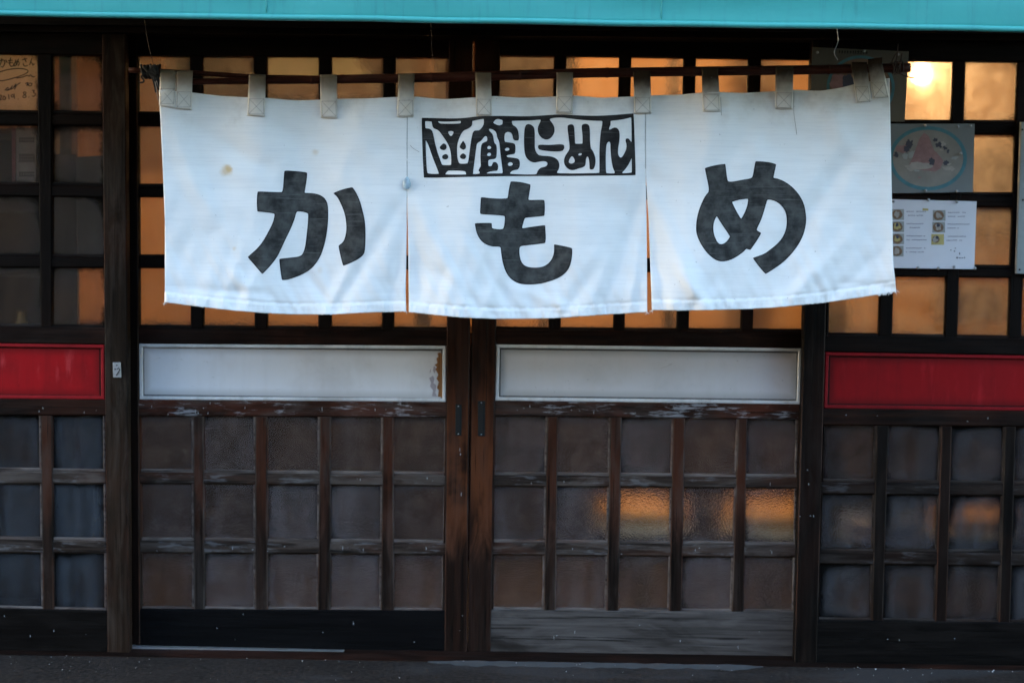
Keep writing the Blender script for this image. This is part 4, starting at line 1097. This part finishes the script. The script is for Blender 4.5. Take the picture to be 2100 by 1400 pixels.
# ------------------------------------------------------------------ awning
aw = thing('awning', 'turquoise canvas awning stretched across the top of the shop front', 'awning', loc=(0, -0.65, 1.8))
YA = -0.68
def aw_y(x): return 31 + (64 - 31) * x / 2100.0
V, UV, F = [], [], []
NX, NZ = 160, 10
XS = [-700 + (2800 + 700) * i / NX for i in range(NX + 1)]
prof = [(0, 0.0), (0.012, -0.002), (0.03, 0.004), (0.06, 0.006), (0.10, 0.003), (0.13, 0.012), (0.15, 0.03)]
top_z = 0.16
rows = []
for j in range(NZ + 1):
    s = j / NZ
    row = []
    for x in XS:
        b = pix(x, aw_y(x), YA)
        Yd = YA + 0.006 * mnoise.noise(Vector((x * 0.004, s * 2, 0))) + 0.004 * sin(x * 0.006 + s) - 0.012 * s
        row.append(Vector((b.x, Yd, b.z + 0.0012 * mnoise.noise(Vector((x * 0.006, 7, 0))) * (1 - s) + 0.17 * s)))
    rows.append(row)
for k in range(1, 9):                              # canopy rising to the wall
    s = k / 8
    row = []
    for x, q in zip(XS, rows[NZ]):
        row.append(Vector((q.x, YA - 0.012 + (-0.03 - YA + 0.012) * s, q.z + 0.55 * s + 0.01 * sin(x * 0.01) * sin(pi * s))))
    rows.append(row)
V = [v for r in rows for v in r]
n = NX + 1
F = [(r * n + i, r * n + i + 1, (r + 1) * n + i + 1, (r + 1) * n + i) for r in range(len(rows) - 1) for i in range(NX)]
o = mesh('canvas', V, F, M['awning'], aw, smooth=True)
fix_normals(o)
sm = o.modifiers.new('thickness', 'SOLIDIFY'); sm.thickness = 0.002; sm.offset = 0.0
hem = [Vector((v.x, v.y - 0.0035, v.z + 0.004)) for v in rows[0]]
tube('hem', hem, 0.0075, M['awning'], aw, 8)
tube('hem_fold', [Vector((v.x, v.y - 0.002, v.z + 0.018)) for v in rows[1]], 0.0012, M['awning'], aw, 6) if False else None
for x in (-260, 555, 1365, 2190):
    i = min(range(len(XS)), key=lambda k: abs(XS[k] - x))
    tube('seam', [rows[j][i] + Vector((0, -0.0018, 0)) for j in range(1, NZ + 9)], 0.0016, M['awning'], aw, 6)
for x in (-600, 2700):
    a_ = pix(x, aw_y(x), YA)
    tube('arm', [Vector((a_.x, YA + 0.02, a_.z + 0.14)), Vector((a_.x, -0.03, a_.z + 0.30))], 0.012, M['steel'], aw, 8)
hb = [Vector((rows[NZ][i].x, YA + 0.02, rows[NZ][i].z - 0.02)) for i in (0, NX)]
tube('front_bar', hb, 0.013, M['steel'], aw, 8)

# ------------------------------------------------------------------ papers on the right door
YP = -0.004
def pins(parent, pts, Y, r=0.0045):
    for x, y in pts:
        lathe('push_pin', [(0.0005, 0.006), (r * 0.8, 0.0055), (r, 0.003), (r * 0.6, 0.001), (r * 0.6, -0.001)], M['pin'], parent, 10).data.transform(Matrix.Translation(pix(x, y, Y)) @ Matrix.Rotation(radians(90), 4, 'X'))
def ell(cx, cy, rx, ry, n=40, w=0.0, seed=0):
    return [(cx + (rx + w * mnoise.noise(Vector((cos(a) * 2, sin(a) * 2, seed)))) * cos(a), cy + (ry + w * mnoise.noise(Vector((cos(a) * 2, sin(a) * 2, seed + 4)))) * sin(a)) for a in [2 * pi * k / n for k in range(n)]]
def ring(name, cx, cy, rx, ry, w, Y, mat, parent, n=48):
    V, F = [], []
    for k in range(n):
        a = 2 * pi * k / n
        V.append(pix(cx + rx * cos(a), cy + ry * sin(a), Y)); V.append(pix(cx + (rx - w) * cos(a), cy + (ry - w) * sin(a), Y))
    for k in range(n):
        a = 2 * k; b = 2 * ((k + 1) % n)
        F.append((a, a + 1, b + 1, b))
    o = mesh(name, V, F, mat, parent); fix_normals(o); return o
def blob(cx, cy, r, seed, n=22, k=0.45, sx=1.0, sy=1.0):
    return [(cx + sx * r * (1 + k * mnoise.noise(Vector((cos(a) * 1.8, sin(a) * 1.8, seed)))) * cos(a), cy + sy * r * (1 + k * mnoise.noise(Vector((cos(a) * 1.8, sin(a) * 1.8, seed)))) * sin(a)) for a in [2 * pi * j / n for j in range(n)]]

ph = thing('menu_photo', 'faded photo of a ramen bowl with blue rim, pinned beside the curtain', 'poster', loc=pix(1905, 398, YP))
flat_poly('sheet', [(1800, 254), (1999, 254), (1995, 394), (1796, 397)], YP, M['photo_paper'], ph, 0.0008)
ring('bowl_rim', 1903, 325, 80, 66, 7.5, YP - 0.0006, M['print_blue'], ph)
flat_poly('bowl_soup', ell(1903, 325, 72, 59), YP - 0.0005, M['print_soup'], ph, 0.0003)
flat_poly('printed_pork', [(1895, 272), (1905, 280), (1912, 300), (1922, 322), (1930, 345), (1918, 352), (1896, 350), (1876, 347), (1862, 343), (1872, 322), (1880, 300), (1886, 284)], YP - 0.0009, M['print_pink'], ph, 0.0003)
flat_poly('printed_pork', [(1900, 300), (1920, 312), (1935, 330), (1930, 342), (1914, 330)], YP - 0.0012, M['print_pink'], ph, 0.0003)
flat_poly('printed_pork', blob(1850, 306, 13, 3.3, sx=1.2, sy=0.6), YP - 0.0009, M['print_pink'], ph, 0.0003)
flat_poly('printed_noodles', blob(1885, 340, 16, 9.3, sx=1.6, sy=0.5), YP - 0.0012, M['print_pale'], ph, 0.0003)
for k, (x, y, r) in enumerate(((1866, 296, 8), (1859, 306, 6), (1838, 318, 5), (1918, 287, 4), (1926, 297, 6), (1938, 304, 4), (1944, 310, 3), (1910, 331, 6), (1940, 334, 5))):
    flat_poly('printed_seaweed', blob(x, y, r, k * 3.1, k=0.8), YP - 0.0015, M['print_dark'], ph, 0.0003)
random.seed(17)
for k in range(26):
    a_, q_ = random.uniform(0, 2 * pi), random.uniform(0.15, 0.85)
    flat_poly('printed_topping', blob(1903 + 66 * q_ * cos(a_), 325 + 54 * q_ * sin(a_), random.uniform(2, 7), k * 1.3 + 40, 14, 0.7, random.uniform(0.7, 1.6), random.uniform(0.5, 1.0)), YP - 0.00055 - 0.000006 * k, M[random.choice(('print_pale', 'print_pale', 'print_soup', 'print_pink', 'print_grey'))], ph, 0.0001)
pins(ph, [(1897, 258), (1964, 260), (1990, 258), (1970, 315), (1898, 391), (1962, 392)], YP - 0.001)

ms = thing('menu_sheet', 'white menu sheet with seven small bowl photos, pinned below the ramen photo', 'menu', loc=pix(1918, 552, YP))
flat_poly('sheet', [(1806, 408), (2003, 413), (1998, 552), (1802, 549)], YP, M['paper'], ms, 0.0008)
random.seed(11)
for k, (x, y) in enumerate(((1841, 440), (1841, 465), (1841, 490), (1840, 515), (1926, 442), (1925, 466), (1923, 491))):
    flat_poly('dish_photo', [(x - 13, y - 11), (x + 13, y - 11), (x + 13, y + 11), (x - 13, y + 11)], YP - 0.0005, M['print_grey'] if k != 6 else M['print_yellow'], ms, 0.0003)
    flat_poly('dish', ell(x - (4 if k == 6 else 1), y, 11 if k != 6 else 8, 10 if k != 6 else 7, 24, 1.5, k), YP - 0.0008, M['print_brown'], ms, 0.0003)
    flat_poly('dish_filling', blob(x - (4 if k == 6 else 1), y, 6, k * 2.7, k=0.6), YP - 0.0011, M['print_yellow'] if k in (1, 2) else M['print_pale'], ms, 0.0003)
    if k in (1, 2, 5, 6): flat_poly('dish_seaweed', blob(x - 1, y - 4, 3.5, k * 1.7, k=0.6), YP - 0.0014, M['print_dark'], ms, 0.0003)
    # printed lines too small to read
    V, F = [], []
    for ln_, (dx, w_) in enumerate(((18, random.uniform(36, 44)), (18, random.uniform(26, 40)))):
        xx = x + dx
        while xx < x + dx + w_ and xx < 1996:
            lw = random.uniform(1.5, 4.2); yy = y - 6 + ln_ * 8 + random.uniform(-.3, .3)
            if random.random() < 0.85:
                i0 = len(V)
                V += [pix(a, b, YP - 0.0005) for a, b in ((xx, yy - 1.0), (xx + lw, yy - 1.0), (xx + lw, yy + 0.7), (xx, yy + 0.7))]
                F.append((i0 + 3, i0 + 2, i0 + 1, i0))
            xx += lw + 0.8
    tag(mesh('printed_line', V, F, M['print_text'], ms), kind='stuff')
flat_poly('price_tag', [(1892, 427), (1904, 428), (1904, 432), (1892, 432)], YP - 0.0005, M['print_yellow'], ms, 0.0003)
V, F = [], []
for x, y, w_, h_ in ((1949, 512, 2, 2), (1956, 514, 3, 2), (1958, 508, 2, 2), (1967, 518, 2, 4), (1961, 527, 4, 3), (1967, 528, 3, 2), (1972, 528, 3, 2), (1977, 527, 2, 3)):
    i0 = len(V)
    V += [pix(a, b, YP - 0.0005) for a, b in ((x, y), (x + w_, y), (x + w_, y + h_), (x, y + h_))]
    F.append((i0 + 3, i0 + 2, i0 + 1, i0))
tag(mesh('printed_line', V, F, M['print_dark'], ms), kind='stuff')
pins(ms, [(1832, 413), (1904, 410), (1962, 414), (1882, 549), (1924, 550), (1956, 547), (1999, 550)], YP - 0.001)

p2 = thing('menu_photo', 'shaded yellowed bowl photo behind the right end of the pole', 'poster', loc=pix(1760, 250, YP))
flat_poly('sheet', [(1666, 97), (1864, 106), (1855, 250), (1660, 246)], YP, M['shaded_old_paper'], p2, 0.0008)
ring('bowl_rim', 1765, 180, 70, 66, 6, YP - 0.0006, M['print_blue'], p2)
flat_poly('bowl_soup', ell(1765, 180, 62, 59), YP - 0.0005, M['print_brown'], p2, 0.0003)
flat_poly('printed_pork', blob(1722, 172, 18, 2.2), YP - 0.0009, M['print_pink'], p2, 0.0003)
flat_poly('printed_seaweed', blob(1742, 170, 16, 5.2, k=0.6), YP - 0.0012, M['print_dark'], p2, 0.0003)
V, F = [], []
random.seed(3)
xx = 1720
while xx < 1778:
    lw = random.uniform(2.5, 5); i0 = len(V); yy = 105 + (xx - 1720) * 0.03
    for a0, b0, w0, h0 in ((0, 0, lw, 1.4), (lw * 0.4, -1.5, 1.3, 6), (0, 3, lw, 1.2)):
        i0 = len(V)
        V += [pix(a, b, YP - 0.0005) for a, b in ((xx + a0, yy + b0), (xx + a0 + w0, yy + b0), (xx + a0 + w0, yy + b0 + h0), (xx + a0, yy + b0 + h0))]
        F.append((i0 + 3, i0 + 2, i0 + 1, i0))
    xx += lw + 2
tag(mesh('printed_line', V, F, M['pen'], p2), kind='stuff')
pins(p2, [(1676, 108), (1842, 112), (1772, 105)], YP - 0.001)

sb = thing('sign_board', 'white painted board screwed to the door at the right edge', 'sign', loc=pix(2140, 560, YP))
bar('board', [(2094, 250), (2230, 256), (2224, 568), (2084, 561)], -0.014, 0.0135, 0.0015, M['board'], sb)
for x, y in ((2097, 266), (2091, 553), (2220, 270), (2214, 556), (2098, 410)):
    lathe('screw', [(0.0004, 0.0015), (0.0025, 0.0008), (0.003, -0.001)], M['iron'], sb, 10).data.transform(Matrix.Translation(pix(x, y, -0.0145)) @ Matrix.Rotation(radians(90), 4, 'X'))

# ------------------------------------------------------------------ things behind the left door's glass
def ribbons(name, strokes, Y, w, mat, parent):
    k = FPX / (Y - CAM_Y)
    lst = [(spline([pix(x, y, Y) for x, y in s], 5) if len(s) > 2 else [pix(x, y, Y) for x, y in s], w / k) for s in strokes]
    return tubes(name, lst, mat, parent, 5)
YB = 0.030
ac = thing('autograph_card', 'signed autograph paper dated 2019.8.3 behind the top left pane', 'card', loc=pix(38, 230, YB))
flat_poly('paper', [(-40, 104), (88, 104), (88, 240), (-40, 240)], YB, M['card'], ac, 0.001)
strokes = [  # kamome-san, signature, date (handwritten)
    [(-2, 126), (4, 124), (9, 124), (10, 130), (6, 138), (3, 137)], [(4, 120), (2, 130), (-2, 138)], [(12, 123), (15, 129)],
    [(22, 119), (20, 130), (22, 136), (27, 136), (29, 131)], [(17, 125), (26, 124)], [(17, 130), (26, 129)],
    [(32, 123), (34, 134)], [(38, 121), (35, 132), (30, 136), (30, 130), (36, 126), (40, 130), (37, 136)],
    [(46, 123), (56, 121)], [(50, 119), (54, 128)], [(48, 130), (50, 136), (57, 135)],
    [(66, 120), (61, 134), (63, 129), (66, 130), (68, 134), (71, 131)],
    [(-6, 164), (6, 166), (30, 160), (52, 152), (58, 146), (50, 142), (34, 141), (14, 144), (-6, 150)], [(34, 161), (48, 158), (56, 155), (60, 157), (63, 154), (67, 158), (72, 158)],
    [(10, 186), (16, 180), (18, 183), (13, 186), (20, 184), (26, 176), (22, 184), (28, 180), (33, 172), (30, 184), (34, 176), (42, 170)], [(52, 172), (58, 170), (55, 176), (62, 171), (66, 173), (62, 177), (58, 175)],
    [(-2, 196), (3, 196), (2, 201), (-3, 206), (5, 204)], [(8, 197), (6, 202), (9, 205), (12, 201), (8, 197)], [(18, 194), (19, 204)], [(27, 194), (23, 196), (25, 200), (29, 196), (29, 193), (30, 203)],
    [(37, 203), (38, 204)], [(53, 189), (48, 190), (50, 194), (54, 198), (50, 201), (47, 198), (52, 194), (54, 190)], [(59, 199), (60, 200)], [(66, 186), (71, 186), (69, 190), (73, 193), (70, 198), (66, 197)]]
ribbons('handwriting', strokes, YB - 0.0012, 1.0, M['pen'], ac)

YB2 = 0.05
cal = thing('wall_calendar', 'white paper with rows of small print behind the left door glass', 'calendar', loc=pix(52, 380, YB2))
flat_poly('paper', [(33, 262), (74, 262), (73, 384), (34, 384)], YB2, M['cal'], cal, 0.001)
flat_poly('edge_strip', [(24, 262), (32, 262), (32, 384), (25, 384)], YB2, plain('dull_red_strip', (0.16, 0.05, 0.05), 0.8), cal, 0.001)
V, F = [], []
for row in (282, 288, 316, 322, 328, 352, 358):
    for k in range(7):
        i0 = len(V); x = 40 + k * 4.6
        V += [pix(a, b, YB2 - 0.0006) for a, b in ((x, row), (x + 2.6, row), (x + 2.6, row + 4.5), (x, row + 4.5))]
        F.append((i0 + 3, i0 + 2, i0 + 1, i0))
tag(mesh('printed_line', V, F, M['pen'], cal), kind='stuff')
ps = thing('paper_sheet', 'pale paper sheet standing behind the left door glass near the stile', 'paper', loc=pix(180, 520, 0.09))
flat_poly('sheet', [(156, 322), (236, 318), (236, 540), (160, 545)], 0.09, M['sheet'], ps, 0.002)
bd = box('dark_board', pix(104, 0, 0.12).x, pix(154, 0, 0.12).x, 0.12, 0.14, 0.9, pix(0, 315, 0.12).z, M['curtain'])
tag(bd, 'dark upright board leaning behind the left door glass', 'board')
b2 = box('interior_post', pix(124, 0, 0.3).x, pix(149, 0, 0.3).x, 0.28, 0.34, 0.012, 2.4, W['int'])
tag(b2, 'dark upright timber seen through the upper left panes', 'post')

cb = thing('cabinet', 'dark open cabinet behind the left door glass', 'cabinet', loc=(pix(10, 0, 0.3).x, 0.3, 0.012))
cx0, cx1 = pix(-330, 0, 0.3).x, pix(92, 0, 0.3).x
cz = pix(0, 262, 0.3).z
box('back', cx0, cx1, 0.56, 0.58, 0.012, cz, M['curtain'], cb)
box('side', cx1 - 0.02, cx1, 0.30, 0.559, 0.012, cz, M['curtain'], cb)
for z in (cz - 0.02, cz - 0.26, cz - 0.48, cz - 0.72):
    box('shelf', cx0, cx1 - 0.0205, 0.30, 0.559, z, z + 0.018, M['curtain'], cb)
bt = lathe('bottle', [(0.022, 0), (0.024, 0.02), (0.024, 0.075), (0.012, 0.10), (0.010, 0.125), (0.004, 0.126)], M['vinyl'], None, 16, (pix(37, 0, 0.36).x, 0.36, cz - 0.72 + 0.0185))
tag(bt, 'small orange bottle on the dark cabinet shelf behind the left glass', 'bottle')

# ------------------------------------------------------------------ interior
ct = thing('counter', 'long dark wooden counter deep inside the shop', 'counter', loc=(0, 1.3, 0.012))
box('front', -2.6, 2.9, 1.30, 1.34, 0.012, 0.86, W['int'], ct)
box('top', -2.65, 2.95, 1.12, 1.55, 0.861, 0.90, W['int'], ct)
box('back', -2.6, 2.9, 1.50, 1.54, 0.012, 0.86, W['int'], ct)
def stool(label, px_, py_, Y, vin, rim_, group):
    c0 = pix(px_, py_, Y)
    s = thing('stool', label, 'stool', loc=(c0.x, Y, 0.012), group=group)
    h = c0.z - 0.012
    L = (c0.x, Y, 0.012)
    lathe('seat', [(0.02, h + 0.035), (0.10, h + 0.034), (0.138, h + 0.026), (0.150, h + 0.004), (0.148, h - 0.018)], M[vin], s, 36, L)
    lathe('seat_edge', [(0.1485, h - 0.018), (0.153, h - 0.022), (0.153, h - 0.048), (0.146, h - 0.052), (0.02, h - 0.053)], M[rim_], s, 36, L)
    lathe('leg', [(0.022, 0.01), (0.022, h - 0.054)], M['chrome'], s, 14, L)
    lathe('base', [(0.16, 0.0), (0.16, 0.006), (0.13, 0.014), (0.03, 0.026), (0.024, 0.04)], M['chrome'], s, 28, L)
    return s
G = 'stools along the counter'
stool('blurred orange stool behind the middle lower panes of the right centre door', 1318, 1050, 0.42, 'vinyl', 'vinyl_rim', G)
stool('blurred orange stool beside the right stile, behind the right centre door', 1580, 1056, 0.40, 'vinyl', 'vinyl_rim', G)
stool('blurred orange stool behind the right red-panel door', 2000, 1062, 0.46, 'vinyl', 'vinyl_rim', G)
stool('blurred blue stool behind the right red-panel door', 1810, 1075, 0.52, 'bvinyl', 'bvinyl_rim', G)

def pendant(label, x, y, z, r=0.032, bm_='bulb'):
    p_ = thing('pendant_lamp', label, 'lamp', loc=(x, y, 2.4), group='pendant lamps')
    tube('flex', [Vector((x, y, 2.4)), Vector((x, y, z + 0.09))], 0.003, M['cord'], p_, 6)
    lathe('shade', [(0.02, 0.10), (0.025, 0.085), (0.11, 0.045), (0.125, 0.03), (0.122, 0.03), (0.105, 0.043), (0.022, 0.08)], M['shade'], p_, 28, (x, y, z))
    lathe('bulb', [(0.010, 0.045), (0.014, 0.03), (r * 0.85, 0.012), (r, -0.004), (r * 0.85, -0.02), (r * 0.5, -0.03), (0.002, -0.033)], M[bm_], p_, 20, (x, y, z))
lb = pix(1890, 152, 0.24)
pendant('glowing bare bulb behind the top right panes', lb.x, 0.24, lb.z, 0.03, 'bulb_s')
pendant('lit pendant lamp hidden above the middle of the room', 0.35, 1.0, 2.12)
pendant('lit pendant lamp hidden above the left of the room', -0.95, 0.9, 2.12, 0.032, 'bulb_s')
M['strip'] = plain('yellowed_menu_strip', (0.62, 0.55, 0.40), 0.8, var=0.1)
M['tin'] = plain('grey_green_metal', (0.10, 0.11, 0.085), 0.5, var=0.2)
hood = thing('extractor_hood', 'grey green metal hood hanging behind the left centre door', 'hood', loc=(pix(600, 0, 1.9).x, 1.9, 2.4))
hx0, hx1 = pix(520, 0, 1.7).x, pix(760, 0, 1.7).x
V = [(hx0, 1.6, 1.86), (hx1, 1.6, 1.86), (hx1, 2.3, 1.86), (hx0, 2.3, 1.86), (hx0 + 0.2, 1.9, 2.15), (hx1 - 0.2, 1.9, 2.15), (hx1 - 0.2, 2.2, 2.15), (hx0 + 0.2, 2.2, 2.15)]
o = mesh('canopy', V, [(0, 1, 2, 3), (0, 4, 5, 1), (1, 5, 6, 2), (2, 6, 7, 3), (3, 7, 4, 0), (4, 7, 6, 5)], M['tin'], hood); fix_normals(o)
box('duct', hx0 + 0.25, hx1 - 0.25, 1.95, 2.15, 2.151, 2.399, M['tin'], hood)
for lab, x0, x1, y, z0, z1 in (('dark timber pillar inside, behind the last column of the left centre door', 855, 885, 1.2, 0.012, 2.399), ('dark timber pillar inside, behind the first column of the right centre door', 1112, 1134, 1.9, 0.012, 2.399), ('dark timber pillar inside, behind the right centre door near its right stile', 1375, 1398, 1.6, 0.012, 2.399)):
    q = box('interior_pillar', pix(x0, 0, y).x, pix(x1, 0, y).x, y, y + 0.1, z0, z1, W['int'])
    tag(q, lab, 'pillar')
bx_ = box('storage_box', pix(1960, 0, 0.9).x, pix(2090, 0, 0.9).x, 0.9, 1.1, pix(0, 640, 0.9).z, pix(0, 560, 0.9).z, M['shade'])
tag(bx_, 'dark box on the counter behind the lowest upper right pane', 'box')
bx2 = box('storage_box', pix(1690, 0, 1.2).x, pix(1760, 0, 1.2).x, 1.2, 1.4, 0.9005, pix(0, 600, 1.2).z, M['tin'])
tag(bx2, 'grey box on the counter behind the pane left of the menu sheet', 'box')
sh = thing('wall_shelf', 'dark wooden shelf on the back wall inside the shop', 'shelf', loc=(1.5, 2.8, 1.2))
box('board', 1.0, 2.9, 2.66, 2.898, 1.30, 1.33, W['int'], sh)
box('backboard', 1.3, 2.6, 2.86, 2.899, 1.331, 1.75, M['shade'], sh)

# ------------------------------------------------------------------ grit on the ground
random.seed(21)
V, F = [], []
def chip(c, s):
    i0 = len(V)
    for k in range(4):
        V.append(c + Vector((random.uniform(-s, s), random.uniform(-s, s), random.uniform(0.0, s * 1.4))))
    F.extend([(i0, i0 + 1, i0 + 2), (i0, i0 + 2, i0 + 3), (i0, i0 + 3, i0 + 1), (i0 + 1, i0 + 3, i0 + 2)])
for k in range(170):
    x = random.uniform(-2.2, 2.4); y = -0.06 - abs(random.gauss(0, 0.16))
    chip(Vector((x, y, 0.001)), random.choice((0.0008, 0.001, 0.0013, 0.002)))
for k in range(70):
    x = random.choice((random.uniform(0.9, 2.2), random.uniform(-1.6, 1.6))); chip(Vector((x, random.uniform(-0.075, -0.047), 0.001)), random.choice((0.001, 0.0015, 0.002, 0.0035)))
tag(mesh('grit', V, F, M['chip'], None), 'pale grit and debris scattered along the foot of the doors', None, kind='stuff')
